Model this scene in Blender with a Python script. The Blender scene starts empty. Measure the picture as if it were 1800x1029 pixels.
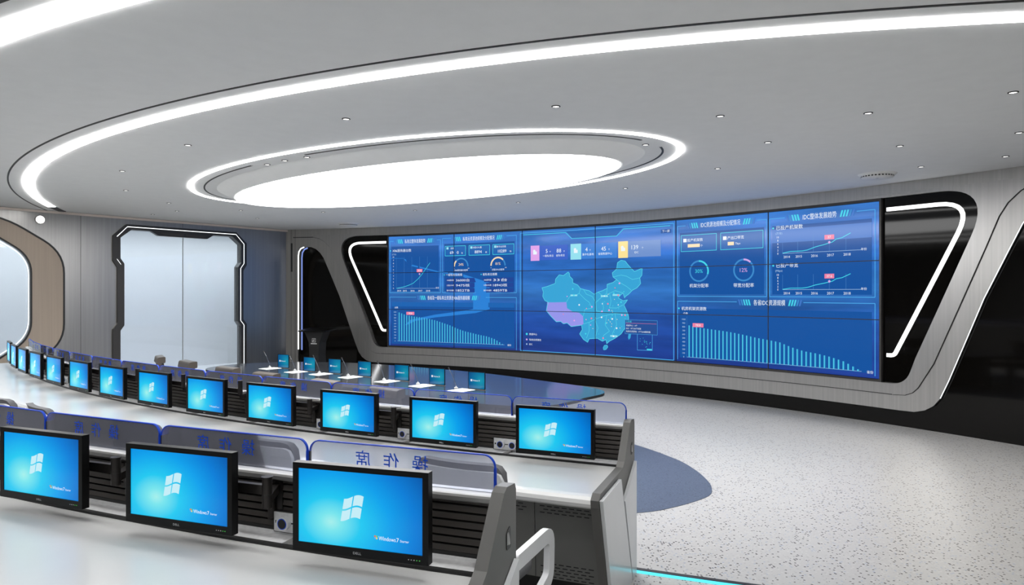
import bpy, bmesh, math, random
from math import sin, cos, radians as rad, pi, hypot, atan2, degrees
random.seed(7)
scene = bpy.context.scene
COL = scene.collection

# ------------------------------------------------------------------ materials
def lin(c):
    return tuple(((v/255)/12.92 if v/255 <= .04045 else ((v/255+.055)/1.055)**2.4) for v in c)
def newmat(name):
    m = bpy.data.materials.new(name); m.use_nodes = True
    nt = m.node_tree; b = nt.nodes.get('Principled BSDF'); return m, nt, b
def pbr(name, col, rough=.5, metal=0., coat=0., spec=.5, noise=0., nscale=6., bump=0., stretch=None):
    m, nt, b = newmat(name)
    b.inputs['Roughness'].default_value = rough; b.inputs['Metallic'].default_value = metal
    b.inputs['Coat Weight'].default_value = coat; b.inputs['Specular IOR Level'].default_value = spec
    b.inputs['Base Color'].default_value = (*col, 1)
    tc = nt.nodes.new('ShaderNodeTexCoord'); mp = nt.nodes.new('ShaderNodeMapping'); nz = nt.nodes.new('ShaderNodeTexNoise')
    nt.links.new(tc.outputs['Object'], mp.inputs['Vector']); nt.links.new(mp.outputs['Vector'], nz.inputs['Vector'])
    nz.inputs['Scale'].default_value = nscale
    if stretch: mp.inputs['Scale'].default_value = stretch
    a = noise if noise else .03
    r = nt.nodes.new('ShaderNodeMapRange'); r.inputs['To Min'].default_value = 1-a; r.inputs['To Max'].default_value = 1+a
    nt.links.new(nz.outputs['Fac'], r.inputs['Value'])
    mx = nt.nodes.new('ShaderNodeVectorMath'); mx.operation = 'SCALE'; mx.inputs[0].default_value = col
    nt.links.new(r.outputs['Result'], mx.inputs['Scale']); nt.links.new(mx.outputs['Vector'], b.inputs['Base Color'])
    if bump:
        bp = nt.nodes.new('ShaderNodeBump'); bp.inputs['Strength'].default_value = bump; bp.inputs['Distance'].default_value = .002
        nt.links.new(nz.outputs['Fac'], bp.inputs['Height']); nt.links.new(bp.outputs['Normal'], b.inputs['Normal'])
    return m
def emit(name, rgb, st=1.):
    m = bpy.data.materials.new(name); m.use_nodes = True; nt = m.node_tree; nt.nodes.clear()
    o = nt.nodes.new('ShaderNodeOutputMaterial'); e = nt.nodes.new('ShaderNodeEmission')
    e.inputs['Color'].default_value = (*rgb, 1); e.inputs['Strength'].default_value = st
    nt.links.new(e.outputs[0], o.inputs[0]); return m
def screen_emit(name, rgb, st=1.):
    m, nt, b = newmat(name)
    b.inputs['Base Color'].default_value = (.0, .0, .0, 1); b.inputs['Roughness'].default_value = .12
    b.inputs['Specular IOR Level'].default_value = .25
    b.inputs['Emission Color'].default_value = (*lin(rgb), 1); b.inputs['Emission Strength'].default_value = st
    return m
def glassy(name, tint, alpha, rough=.03):
    m = bpy.data.materials.new(name); m.use_nodes = True; nt = m.node_tree; nt.nodes.clear()
    o = nt.nodes.new('ShaderNodeOutputMaterial'); t = nt.nodes.new('ShaderNodeBsdfTransparent'); g = nt.nodes.new('ShaderNodeBsdfGlossy')
    d = nt.nodes.new('ShaderNodeBsdfDiffuse'); d.inputs['Color'].default_value = (*tint, 1)
    t.inputs['Color'].default_value = (.93, .95, 1, 1); g.inputs['Roughness'].default_value = rough
    f = nt.nodes.new('ShaderNodeFresnel'); f.inputs['IOR'].default_value = 1.45
    m1 = nt.nodes.new('ShaderNodeMixShader'); m2 = nt.nodes.new('ShaderNodeMixShader'); m1.inputs[0].default_value = alpha
    nt.links.new(t.outputs[0], m1.inputs[1]); nt.links.new(d.outputs[0], m1.inputs[2])
    nt.links.new(f.outputs[0], m2.inputs[0]); nt.links.new(m1.outputs[0], m2.inputs[1]); nt.links.new(g.outputs[0], m2.inputs[2])
    nt.links.new(m2.outputs[0], o.inputs[0]); return m
def terrazzo(name, base, dark, blue, scale=55):
    m, nt, b = newmat(name)
    tc = nt.nodes.new('ShaderNodeTexCoord'); v = nt.nodes.new('ShaderNodeTexVoronoi'); v.inputs['Scale'].default_value = scale
    nt.links.new(tc.outputs['Object'], v.inputs['Vector'])
    cr = nt.nodes.new('ShaderNodeValToRGB'); cr.color_ramp.interpolation = 'CONSTANT'
    el = cr.color_ramp.elements; el[0].position = 0; el[0].color = (*dark, 1); el[1].position = .20; el[1].color = (*blue, 1)
    e = el.new(.3); e.color = (*base, 1); e = el.new(.72); e.color = (*[x*.88 for x in base], 1); e = el.new(.86); e.color = (*[min(1, x*1.1) for x in base], 1)
    sp = nt.nodes.new('ShaderNodeSeparateColor'); nt.links.new(v.outputs['Color'], sp.inputs[0]); nt.links.new(sp.outputs[0], cr.inputs['Fac'])
    lt = nt.nodes.new('ShaderNodeMath'); lt.operation = 'LESS_THAN'; lt.inputs[1].default_value = .42
    nt.links.new(v.outputs['Distance'], lt.inputs[0])
    mx = nt.nodes.new('ShaderNodeMixRGB'); mx.inputs[1].default_value = (*base, 1)
    nt.links.new(lt.outputs[0], mx.inputs[0]); nt.links.new(cr.outputs['Color'], mx.inputs[2]); nt.links.new(mx.outputs[0], b.inputs['Base Color'])
    b.inputs['Roughness'].default_value = .32; b.inputs['Specular IOR Level'].default_value = .4
    return m

M = {}
M['ceiling'] = pbr('ceiling_paint', (.90, .905, .90), .85)
M['steel'] = pbr('brushed_steel', (.46, .45, .435), .36, 1., noise=.16, nscale=30, stretch=(1, 1, .012))
M['steelw'] = pbr('brushed_steel_wall', (.38, .372, .36), .34, 1., noise=.16, nscale=30, stretch=(1, 1, .012))
M['steel_l'] = pbr('brushed_steel_light', (.45, .44, .43), .34, 1., noise=.14, nscale=30, stretch=(1, 1, .012))
M['groove'] = pbr('shadow_gap', (.03, .03, .03), .6)
M['blackglass'] = pbr('black_glass', (.004, .0035, .003), .05, spec=.2)
M['blackmat'] = pbr('black_matte', (.010, .010, .011), .45)
M['frame'] = pbr('dark_anodised_frame', (.055, .052, .05), .35, .4)
M['wood'] = pbr('pale_oak_veneer', (.40, .325, .26), .55, noise=.10, nscale=28, stretch=(1, 1, .02))
M['white'] = pbr('white_paint', (.80, .81, .82), .6)
M['cream'] = pbr('cream_trim', (.78, .68, .60), .6)
M['desk'] = pbr('white_worktop', (.62, .62, .615), .28, coat=.15)
M['deskside'] = pbr('grey_console_panel', (.11, .108, .103), .42, .2)
M['cabinet'] = pbr('grey_cabinet_metal', (.20, .20, .195), .45, .25)
M['skin'] = pbr('white_console_skin', (.72, .74, .76), .3, coat=.3)
M['slat'] = pbr('dark_aluminium_slat', (.072, .064, .058), .38, .3)
M['rubber'] = pbr('black_rubber', (.012, .012, .012), .5)
M['tray'] = pbr('brushed_aluminium_tray', (.72, .72, .73), .4, 0., noise=.2, nscale=40, stretch=(1, 1, 1))
M['rail'] = pbr('satin_rail', (.30, .295, .29), .4, .6)
M['railtop'] = pbr('white_rail_cap', (.92, .92, .93), .35)
M['mon'] = pbr('monitor_black_plastic', (.003, .003, .003), .35, spec=.2)
M['arm'] = pbr('gunmetal_arm', (.035, .031, .029), .3, .7)
M['glass'] = glassy('partition_glass', (.68, .70, .86), .23)
M['winglass'] = glassy('wall_glass', (.72, .80, .88), .10)
M['blue'] = pbr('blue_acrylic', (.01, .075, .60), .35)
def lucent(name, col):
    m, nt, b = newmat(name); b.inputs['Base Color'].default_value = (*col, 1); b.inputs['Roughness'].default_value = .4
    t = nt.nodes.new('ShaderNodeBsdfTranslucent'); t.inputs['Color'].default_value = (*col, 1); mx = nt.nodes.new('ShaderNodeMixShader'); mx.inputs[0].default_value = .5
    o = nt.nodes['Material Output']; nt.links.new(b.outputs[0], mx.inputs[1]); nt.links.new(t.outputs[0], mx.inputs[2]); nt.links.new(mx.outputs[0], o.inputs[0]); return m
M['blue'] = lucent('blue_film', (.02, .12, .85))
M['blueedge'] = lucent('blue_glass_edge', (.02, .12, .80))
M['chairw'] = pbr('white_chair_plastic', (.80, .81, .83), .35)
M['chairg'] = pbr('grey_chair_fabric', (.17, .17, .18), .85, noise=.1, nscale=90)
M['chaird'] = pbr('dark_brown_leather', (.035, .028, .024), .4)
M['chairf'] = pbr('bronze_chair_frame', (.085, .072, .062), .38, .3)
M['chrome'] = pbr('chrome', (.6, .6, .6), .15, 1.)
M['table'] = pbr('dark_glass_tabletop', (.030, .033, .038), .10, spec=.34)
M['tablebody'] = pbr('dark_table_body', (.02, .02, .022), .3)
M['paper'] = pbr('white_paper', (.80, .84, .80), .7)
M['led'] = emit('white_led', (1, 1, 1), 2.6)
M['ledthin'] = emit('fine_led_line', (.93, .97, 1), 1.8)
M['ledring'] = emit('ceiling_led', (1, .995, .985), 15.)
M['ledback'] = emit('near_ceiling_led', (1, .995, .985), 7.)
M['leddisc'] = emit('oval_diffuser', (1, 1, 1), 9.5)
M['ledblue'] = emit('pale_blue_led', (.30, .42, 1), .75)  # emissive colour standing in for a reflected blue line
M['cyan'] = emit('cyan_led', (.12, .80, .95), 1.3)
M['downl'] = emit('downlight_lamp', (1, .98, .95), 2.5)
M['floor'] = terrazzo('light_terrazzo', (.40, .395, .385), (.10, .09, .085), (.30, .34, .40), 46)
M['tier'] = terrazzo('grey_terrazzo', (.46, .455, .44), (.08, .07, .065), (.26, .28, .30))
M['floorblue'] = terrazzo('blue_terrazzo', (.075, .09, .125), (.03, .033, .045), (.12, .14, .18))
M['yellow'] = screen_emit('warm_yellow', (255, 235, 150))

# wallpaper of the monitors
def wallpaper(name, cx, cz, stops, scale):
    m, nt, b = newmat(name)
    b.inputs['Base Color'].default_value = (0, 0, 0, 1); b.inputs['Roughness'].default_value = .15; b.inputs['Specular IOR Level'].default_value = .2
    tc = nt.nodes.new('ShaderNodeTexCoord'); mp = nt.nodes.new('ShaderNodeMapping'); mp.vector_type = 'POINT'
    mp.inputs['Location'].default_value = (-cx*scale[0], 0, -cz*scale[1]); mp.inputs['Scale'].default_value = (scale[0], 0, scale[1])
    ln = nt.nodes.new('ShaderNodeVectorMath'); ln.operation = 'LENGTH'
    nt.links.new(tc.outputs['Object'], mp.inputs['Vector']); nt.links.new(mp.outputs['Vector'], ln.inputs[0])
    cr = nt.nodes.new('ShaderNodeValToRGB'); el = cr.color_ramp.elements
    el[0].position = stops[0][0]; el[0].color = (*lin(stops[0][1]), 1); el[1].position = stops[-1][0]; el[1].color = (*lin(stops[-1][1]), 1)
    for p, c in stops[1:-1]:
        e = el.new(p); e.color = (*lin(c), 1)
    nt.links.new(ln.outputs['Value'], cr.inputs['Fac']); nt.links.new(cr.outputs['Color'], b.inputs['Emission Color'])
    b.inputs['Emission Strength'].default_value = 1.0
    return m
M['wallp'] = wallpaper('blue_wallpaper', -.12, -.055, [(0, (165, 238, 235)), (.10, (120, 228, 236)), (.28, (30, 200, 240)), (.55, (5, 160, 235)), (.78, (0, 125, 215)), (1., (0, 92, 175))], (2.2, 3.0))
M['wallp10'] = wallpaper('teal_wallpaper', .07, .0, [(0, (25, 150, 175)), (.35, (10, 120, 160)), (.7, (6, 92, 145)), (1., (5, 62, 110))], (4., 4.))
M['flag'] = screen_emit('pale_flag', (196, 236, 246)); M['txtw'] = screen_emit('screen_white', (240, 248, 255))
M['fr'] = screen_emit('flag_red', (235, 110, 50)); M['fy'] = screen_emit('flag_yellow', (250, 210, 80)); M['fg'] = screen_emit('flag_green', (140, 200, 80)); M['fb'] = screen_emit('flag_blue', (90, 170, 240))
M['greenled'] = emit('tiny_green_led', (.1, .6, .1), .8)
M['mark'] = pbr('silver_print', (.6, .6, .6), .4)
# video wall picture
def wallscreen():
    m, nt, b = newmat('video_wall_picture')
    b.inputs['Base Color'].default_value = (0, 0, 0, 1); b.inputs['Roughness'].default_value = .10; b.inputs['Specular IOR Level'].default_value = .35
    g = nt.nodes.new('ShaderNodeTexCoord'); sp = nt.nodes.new('ShaderNodeSeparateXYZ'); nt.links.new(g.outputs['Object'], sp.inputs[0])
    mr = nt.nodes.new('ShaderNodeMapRange'); mr.inputs['From Min'].default_value = .7; mr.inputs['From Max'].default_value = 3.62
    nt.links.new(sp.outputs['Z'], mr.inputs['Value'])
    cr = nt.nodes.new('ShaderNodeValToRGB'); el = cr.color_ramp.elements
    el[0].position = 0; el[0].color = (*lin((34, 60, 140)), 1); el[1].position = 1; el[1].color = (*lin((58, 124, 206)), 1)
    for p, c in ((.3, (34, 80, 164)), (.5, (52, 116, 192)), (.62, (44, 106, 186)), (.82, (48, 110, 200))):
        e = el.new(p); e.color = (*lin(c), 1)
    nt.links.new(mr.outputs['Result'], cr.inputs['Fac'])
    mp = nt.nodes.new('ShaderNodeMapping'); mp.inputs['Scale'].default_value = (.35, .35, 2.2)
    nz = nt.nodes.new('ShaderNodeTexNoise'); nz.inputs['Scale'].default_value = 1.6; nz.inputs['Detail'].default_value = 5
    nt.links.new(g.outputs['Object'], mp.inputs['Vector']); nt.links.new(mp.outputs['Vector'], nz.inputs['Vector'])
    m2 = nt.nodes.new('ShaderNodeMapRange'); m2.inputs['From Min'].default_value = .3; m2.inputs['From Max'].default_value = .7
    m2.inputs['To Min'].default_value = .72; m2.inputs['To Max'].default_value = 1.25; nt.links.new(nz.outputs['Fac'], m2.inputs['Value'])
    vm = nt.nodes.new('ShaderNodeVectorMath'); vm.operation = 'SCALE'; nt.links.new(cr.outputs['Color'], vm.inputs[0]); nt.links.new(m2.outputs['Result'], vm.inputs['Scale'])
    nt.links.new(vm.outputs['Vector'], b.inputs['Emission Color']); b.inputs['Emission Strength'].default_value = 1.
    return m
M['wallscreen'] = wallscreen()
for k, c in dict(s_panel=(24, 84, 160), s_panel2=(30, 100, 178), s_line=(78, 170, 235), s_cyan=(70, 215, 235), s_bar=(80, 205, 235), s_bard=(40, 130, 190), s_txt=(235, 245, 255), s_soft=(170, 205, 240),
                 s_pink=(240, 130, 165), s_lilac=(210, 170, 235), s_tib=(150, 150, 235), s_map=(58, 165, 215), s_mapline=(90, 215, 235), s_ring=(62, 140, 205),
                 s_warm=(250, 225, 185), s_cardp=(60, 100, 200), s_cardc=(60, 130, 215), s_cardy=(110, 145, 205), s_sqp=(225, 165, 235), s_sqc=(150, 225, 240), s_sqy=(255, 226, 150),
                 s_purple=(60, 40, 140), s_grid=(70, 130, 195), s_tip=(40, 80, 150), s_band=(66, 120, 200), s_dim=(34, 70, 150), s_ribbon=(44, 130, 215)).items():
    M[k] = screen_emit(k.replace('s_', 'picture_'), c)

# ------------------------------------------------------------------ mesh builder
class MB:
    def __init__(s): s.v = []; s.f = []; s.mi = []; s.sm = []; s.mats = []
    def mat(s, m):
        m = M[m] if isinstance(m, str) else m
        if m not in s.mats: s.mats.append(m)
        return s.mats.index(m)
    def add(s, vs, fs, m, smooth=False):
        o = len(s.v); k = s.mat(m); s.v += [tuple(p) for p in vs]
        for f in fs: s.f.append(tuple(o+i for i in f)); s.mi.append(k); s.sm.append(smooth)
        return s
    def box(s, x0, x1, y0, y1, z0, z1, m):
        v = [(x, y, z) for z in (z0, z1) for y in (y0, y1) for x in (x0, x1)]
        return s.add(v, [(0, 2, 3, 1), (4, 5, 7, 6), (0, 1, 5, 4), (2, 6, 7, 3), (0, 4, 6, 2), (1, 3, 7, 5)], m)
    def prism(s, poly, a0, a1, m, axis='z', smooth=False):
        n = len(poly)
        def P(p, a): return (p[0], p[1], a) if axis == 'z' else ((a, p[0], p[1]) if axis == 'x' else (p[0], a, p[1]))
        s.add([P(p, a0) for p in poly], [tuple(range(n))], m); s.add([P(p, a1) for p in poly], [tuple(range(n-1, -1, -1))], m)
        v = []; f = []
        for i in range(n):
            p, q = poly[i], poly[(i+1) % n]
            if smooth: pass
            b = len(v); v += [P(p, a0), P(q, a0), P(q, a1), P(p, a1)]; f.append((b, b+1, b+2, b+3))
        return s.add(v, f, m)
    def cyl(s, p0, p1, r0, m, r1=None, n=14, cap=True):
        r1 = r0 if r1 is None else r1
        a = [p1[i]-p0[i] for i in range(3)]; L = math.sqrt(sum(x*x for x in a)) or 1; a = [x/L for x in a]
        up = (0, 0, 1) if abs(a[2]) < .9 else (1, 0, 0)
        u = (a[1]*up[2]-a[2]*up[1], a[2]*up[0]-a[0]*up[2], a[0]*up[1]-a[1]*up[0]); l = math.sqrt(sum(x*x for x in u)); u = [x/l for x in u]
        w = (a[1]*u[2]-a[2]*u[1], a[2]*u[0]-a[0]*u[2], a[0]*u[1]-a[1]*u[0])
        v = []
        for p, r in ((p0, r0), (p1, r1)):
            for i in range(n):
                t = 2*pi*i/n; v.append(tuple(p[k]+r*(cos(t)*u[k]+sin(t)*w[k]) for k in range(3)))
        s.add(v, [(i, (i+1) % n, n+(i+1) % n, n+i) for i in range(n)], m, True)
        if cap: s.add(v[:n], [tuple(range(n-1, -1, -1))], m); s.add(v[n:], [tuple(range(n))], m)
        return s
    def tube(s, path, r, m, n=8):
        for i in range(len(path)-1): s.cyl(path[i], path[i+1], r, m, n=n)
        return s
    def grid(s, pts, m, smooth=True, closed=False):
        nr, nc = len(pts), len(pts[0]); v = [p for row in pts for p in row]; f = []
        for i in range(nr-1):
            for j in range(nc-1 if not closed else nc):
                k = (j+1) % nc; f.append((i*nc+j, i*nc+k, (i+1)*nc+k, (i+1)*nc+j))
        return s.add(v, f, m, smooth)
    def build(s, name, parent=None, loc=None):
        me = bpy.data.meshes.new(name); me.from_pydata(s.v, [], s.f)
        for m in s.mats: me.materials.append(m)
        me.polygons.foreach_set('material_index', s.mi); me.polygons.foreach_set('use_smooth', s.sm)
        bm = bmesh.new(); bm.from_mesh(me); bmesh.ops.recalc_face_normals(bm, faces=bm.faces); bm.to_mesh(me); bm.free(); me.update()
        o = bpy.data.objects.new(name, me); COL.objects.link(o)
        if parent: o.parent = parent
        if loc: o.location = loc
        return o
def tag(o, label=None, cat=None, group=None, kind=None):
    if label: o['label'] = label
    if cat: o['category'] = cat
    if group: o['group'] = group
    if kind: o['kind'] = kind
    return o
def empty(name, loc=(0, 0, 0), rz=0):
    o = bpy.data.objects.new(name, None); o.empty_display_size = .1; COL.objects.link(o); o.location = loc; o.rotation_euler = (0, 0, rz); return o
def copy_tree(o, parent=None):
    c = o.copy(); COL.objects.link(c)
    if parent: c.parent = parent
    for ch in list(o.children): copy_tree(ch, c)
    return c
def struct(o): o['kind'] = 'structure'; return o

# ------------------------------------------------------------------ text as mesh
_tc = {}
def text2d(body, size):
    if body not in _tc:
        c = bpy.data.curves.new('lettering', 'FONT'); c.body = body; c.size = 1; c.align_x = 'CENTER'; c.align_y = 'CENTER'; c.resolution_u = 2
        o = bpy.data.objects.new('lettering', c); COL.objects.link(o)
        dg = bpy.context.evaluated_depsgraph_get(); dg.update(); e = o.evaluated_get(dg); me = e.to_mesh()
        _tc[body] = ([(v.co.x, v.co.y) for v in me.vertices], [tuple(p.vertices) for p in me.polygons])
        e.to_mesh_clear(); bpy.data.objects.remove(o); bpy.data.curves.remove(c)
    v, f = _tc[body]
    xs = [p[0] for p in v]; ys = [p[1] for p in v]; cx = (min(xs)+max(xs))/2; cy = (min(ys)+max(ys))/2
    return [((x-cx)*size, (y-cy)*size) for x, y in v], f, (max(xs)-min(xs))*size
def put_text(mb, body, size, fn, mat, x=0, z=0, sx=1, width=None):
    v, f, w = text2d(body, size)
    k = (width/w) if width else 1
    mb.add([fn(x+p[0]*k*sx, z+p[1]) for p in v], f, mat)

# ------------------------------------------------------------------ room geometry (metres)
CW = (-10.2874, -.5446); RW = 19.9725                       # video wall arc
SC = 13.062                                                  # arc length of its middle
CEIL = 3.86
def W(s, z, dep=0.):
    t = s/RW; r = RW-dep; return (CW[0]+r*sin(t), CW[1]+r*cos(t), z)
P0 = (-6.27, 19.02); U = (-.61782, -.78632); NL = (.78632, -.61782)
def L(s, z, dep=0.): return (P0[0]+U[0]*s+NL[0]*dep, P0[1]+U[1]*s+NL[1]*dep, z)

def region(name, loops, fn, d0, d1, mat, step=.2, parent=None):
    bm = bmesh.new(); es = []
    for lp in loops:
        vs = [bm.verts.new((p[0], p[1], 0)) for p in lp]
        es += [bm.edges.new((vs[i], vs[(i+1) % len(vs)])) for i in range(len(vs))]
    bmesh.ops.triangle_fill(bm, use_beauty=True, use_dissolve=False, edges=es)
    xs = [p[0] for lp in loops for p in lp]; k = math.ceil(min(xs)/step) if step else 0
    while step and k*step < max(xs):
        bmesh.ops.bisect_plane(bm, geom=bm.verts[:]+bm.edges[:]+bm.faces[:], plane_co=(k*step, 0, 0), plane_no=(1, 0, 0)); k += 1
    bm.verts.index_update(); mb = MB()
    vv = [(v.co.x, v.co.y) for v in bm.verts]; ff = [[v.index for v in f.verts] for f in bm.faces]
    mb.add([fn(*p, d1) for p in vv], ff, mat, True); mb.add([fn(*p, d0) for p in vv], [f[::-1] for f in ff], mat, True)
    for e in bm.edges:
        if len(e.link_faces) == 1:
            a, b = vv[e.verts[0].index], vv[e.verts[1].index]
            mb.add([fn(*a, d0), fn(*b, d0), fn(*b, d1), fn(*a, d1)], [(0, 1, 2, 3)], mat)
    bm.free(); return mb.build(name, parent)
def arcpts(pts, r, n=7):
    """closed polygon with each corner rounded: pts = (x, z, radius)"""
    out = []; N = len(pts)
    for i in range(N):
        p = pts[i]; rr = p[2] if len(p) > 2 else r
        if rr == 0: out.append((p[0], p[1])); continue
        a = pts[i-1]; b = pts[(i+1) % N]
        u = (a[0]-p[0], a[1]-p[1]); w = (b[0]-p[0], b[1]-p[1]); lu = hypot(*u); lw = hypot(*w); u = (u[0]/lu, u[1]/lu); w = (w[0]/lw, w[1]/lw)
        d = min(rr, lu*.49, lw*.49)
        s_, e_ = (p[0]+u[0]*d, p[1]+u[1]*d), (p[0]+w[0]*d, p[1]+w[1]*d)
        for k in range(n+1):
            t = k/n; out.append(((1-t)**2*s_[0]+2*t*(1-t)*p[0]+t*t*e_[0], (1-t)**2*s_[1]+2*t*(1-t)*p[1]+t*t*e_[1]))
    return out
def strip_path(mb, pts, w, fn, d0, d1, mat):
    """ribbon of width w along an open polyline, extruded between the depths"""
    n = len(pts); A = []; B = []
    for i in range(n):
        a = pts[max(0, i-1)]; b = pts[min(n-1, i+1)]; t = (b[0]-a[0], b[1]-a[1]); l = hypot(*t) or 1; nx, nz = -t[1]/l*w/2, t[0]/l*w/2
        A.append((pts[i][0]+nx, pts[i][1]+nz)); B.append((pts[i][0]-nx, pts[i][1]-nz))
    rows = [[fn(*p, d0) for p in A], [fn(*p, d1) for p in A], [fn(*p, d1) for p in B], [fn(*p, d0) for p in B]]
    for i in range(3): mb.grid([rows[i], rows[i+1]], mat, False)
    mb.grid([rows[3], rows[0]], mat, False)
def dense(pts, step=.15):
    out = [pts[0]]
    for a, b in zip(pts, pts[1:]):
        n = max(1, int(hypot(b[0]-a[0], b[1]-a[1])/step))
        out += [(a[0]+(b[0]-a[0])*k/n, a[1]+(b[1]-a[1])*k/n) for k in range(1, n+1)]
    return out

# --- floor and ceiling outline
S1 = 22.1; S2 = 15.4
E1 = W(S1, 0); E2 = L(S2, 0); XR = 8.2; XL = E2[0]; YB = -3.2
outline = [W(4.05+(S1-4.05)*i/60, 0)[:2] for i in range(61)]+[(XR, YB), (XL, YB), E2[:2]]
outline_out = [W(4.0+(S1-4.0)*i/60, 0, -.25)[:2] for i in range(61)]+[(XR+.3, YB-.3), (XL-2.5, YB-.3), L(S2, 0, -3.0)[:2], L(-1.5, 0, -3.0)[:2]]
m = MB(); m.prism(outline_out, -.12, 0, 'floor'); struct(m.build('floor'))
m = MB(); m.prism(outline_out, CEIL, CEIL+.1, 'ceiling'); struct(m.build('ceiling'))
m = MB(); m.prism([(E1[0], E1[1]), (E1[0]+.2, E1[1]), (XR+.2, YB-.2), (XR, YB-.2)], 0, CEIL, 'steel'); struct(m.build('wall_right'))
m = MB(); m.box(XL-.2, XR, YB-.2, YB, 0, CEIL, 'white'); struct(m.build('wall_back'))
m = MB(); m.box(XL-.2, XL, YB, E2[1], 0, CEIL, 'white'); struct(m.build('wall_side'))

# --- front wall: black glass base, steel facade, raised steel band
struct(region('wall_front', [[(3.9, 0), (S1, 0), (S1, CEIL), (3.9, CEIL)]], W, -.2, -.05, 'blackglass'))
def mir(pts): return [(SC-a, z) for a, z in pts], [(SC+a, z) for a, z in pts][::-1]
def loop_sym(half):
    a, b = mir(half); return b+a          # half runs from top middle outwards and down to bottom middle
blk = arcpts([(5.0, 3.645, 0), (7.53, 3.645, .75), (6.41, 1.0, 0)], 0, 12)[:-1]+[(6.45, 1.10)]+arcpts([(6.45, 1.10, 0), (6.30, .672, .5), (5.5, .672, 0)], 0)[1:]
blk = [p for i, p in enumerate(blk) if i == 0 or hypot(p[0]-blk[i-1][0], p[1]-blk[i-1][1]) > .01]
grv = [(0, CEIL-.001)]
outr = [(9.0, .0)]
# outer black glass pieces either side
outp = [(8.645, 0), (8.645, 3.10), (8.63, 3.24), (8.57, 3.33), (8.467, 3.372), (8.25, 3.372), (8.10, 3.31), (7.98, 3.21), (7.875, 3.07), (7.70, 2.70), (7.39, 2.03), (6.92, .80), (6.80, .52), (6.70, .39), (6.57, .305), (6.42, .262), (6.2, .256)]
facade_o = [(SC-9.14, CEIL), (SC-9.14, 0)]+[(SC-a, z) for a, z in outp]+[(SC+a, z) for a, z in outp[::-1]]+[(SC+9.03, 0), (SC+9.03, CEIL)]
struct(region('trim_1', [facade_o, loop_sym(blk)], W, -.05, 0., 'steel', .2))
gr = [(8.80, 3.641), (8.18, 3.641), (8.0, 3.60), (7.86, 3.53), (7.70, 3.38), (7.59, 3.2), (7.42, 2.77), (6.71, 1.035), (6.55, .76), (6.48, .64), (6.40, .56), (6.29, .512), (6.1, .498)]
blkb = [(a, z) for a, z in blk if z < 3.6 and a > 0]
# raised band between the black centre and the groove (sides and foot)
band = [(SC-a, z) for a, z in gr[1:]]+[(SC+a, z) for a, z in gr[1:][::-1]]
inner = [(SC+a, z) for a, z in blk if a > 5.4]
inner_l = [(2*SC-x, z) for x, z in inner[::-1]]
bandloop = [(SC-8.18, 3.70)]+band+[(SC+8.18, 3.70)]+[(SC+5.6, 3.70)]+inner+inner_l+[(SC-5.6, 3.70)]
struct(region('trim_2', [bandloop], W, .0, .022, 'steel_l', .2))
m = MB()
for sg in (-1, 1):
    strip_path(m, dense([(SC+sg*a, z) for a, z in gr], .2), .02, W, 0, .004, 'groove')
    strip_path(m, [(SC+sg*8.845, 2.695), (SC+sg*8.845, 3.483)], .05, W, 0, .004, 'groove')
strip_path(m, dense([(SC-6.1, .498), (SC+6.1, .498)], .2), .012, W, 0, .024, 'groove')
for s in (4.205, 4.326): strip_path(m, [(s, 0), (s, CEIL)], .008, W, 0, .003, 'groove')
struct(m.build('trim_3'))

def ledpath(sg):
    p = arcpts([(5.985, 3.457, 0), (7.25, 3.457, .50), (6.10, 1.113, .16), (5.985, 1.113, 0)], 0, 8)
    return dense([(SC+sg*a, z) for a, z in p], .2)
for sg, nm in ((-1, 'podium'), (1, 'open')):
    m = MB(); strip_path(m, ledpath(sg), .058, W, -.05, -.03, 'led'); o = m.build('light_strip')
    tag(o, 'white bent line of light on black glass at the %s end of the video wall' % nm, 'light strip', 'bent light lines beside the video wall')
for sg, nm in ((-1, 'podium'), (1, 'open floor')):
    pts = outp if sg == 1 else [(8.645, .9)]+outp[1:4]
    m = MB(); pp = [(SC+sg*a, z) for a, z in (outp[7:-4] if sg == 1 else outp[1:5])]
    if sg == -1: pp = [(SC-8.645, .55)]+pp
    strip_path(m, dense(pp, .2), .026 if sg == -1 else .010, W, -.012 if sg == -1 else -.002, .003, 'ledthin' if sg == 1 else 'led'); o = m.build('edge_light')
    if sg == -1:
        m = MB(); strip_path(m, dense([(x+.085, z-.02) for x, z in pp], .2), .035, W, -.05, -.04, 'ledblue'); m.build('inner_glow', o)  # blue reflection in the black glass, put in as an emissive strip
    tag(o, 'thin edge light where steel meets black glass at the %s end' % nm, 'edge light', 'edge lights of the steel facade')

# --- left wall with two openings, corridor behind
def symL(c, half): return [(c-a, z) for a, z in half]+[(c+a, z) for a, z in half[::-1]]
CD = 2.845
d_out = [(1.635, 0), (1.635, 1.29), (1.54, 1.42), (1.54, 2.69), (1.635, 2.84), (1.635, 3.41), (1.345, 3.686)]
d_in = [(1.478, 0), (1.478, 1.25), (1.395, 1.37), (1.395, 2.78), (1.478, 2.90), (1.478, 3.37), (1.24, 3.565)]
hd = [(CD+.81, 3.566), (CD+.63, 3.465), (CD-.57, 3.464), (CD-.73, 3.566)]
CWIN = 9.2
w_out = arcpts([(CWIN-3.75, 1.0, .45), (CWIN-2.5, .30, .3), (CWIN+2.5, .30, .3), (CWIN+3.75, 1.0, .45), (CWIN+3.75, 2.98, .45), (CWIN+2.6, 3.70, .3), (CWIN-2.6, 3.70, .5), (CWIN-3.75, 2.98, .45)], .3)
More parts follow.
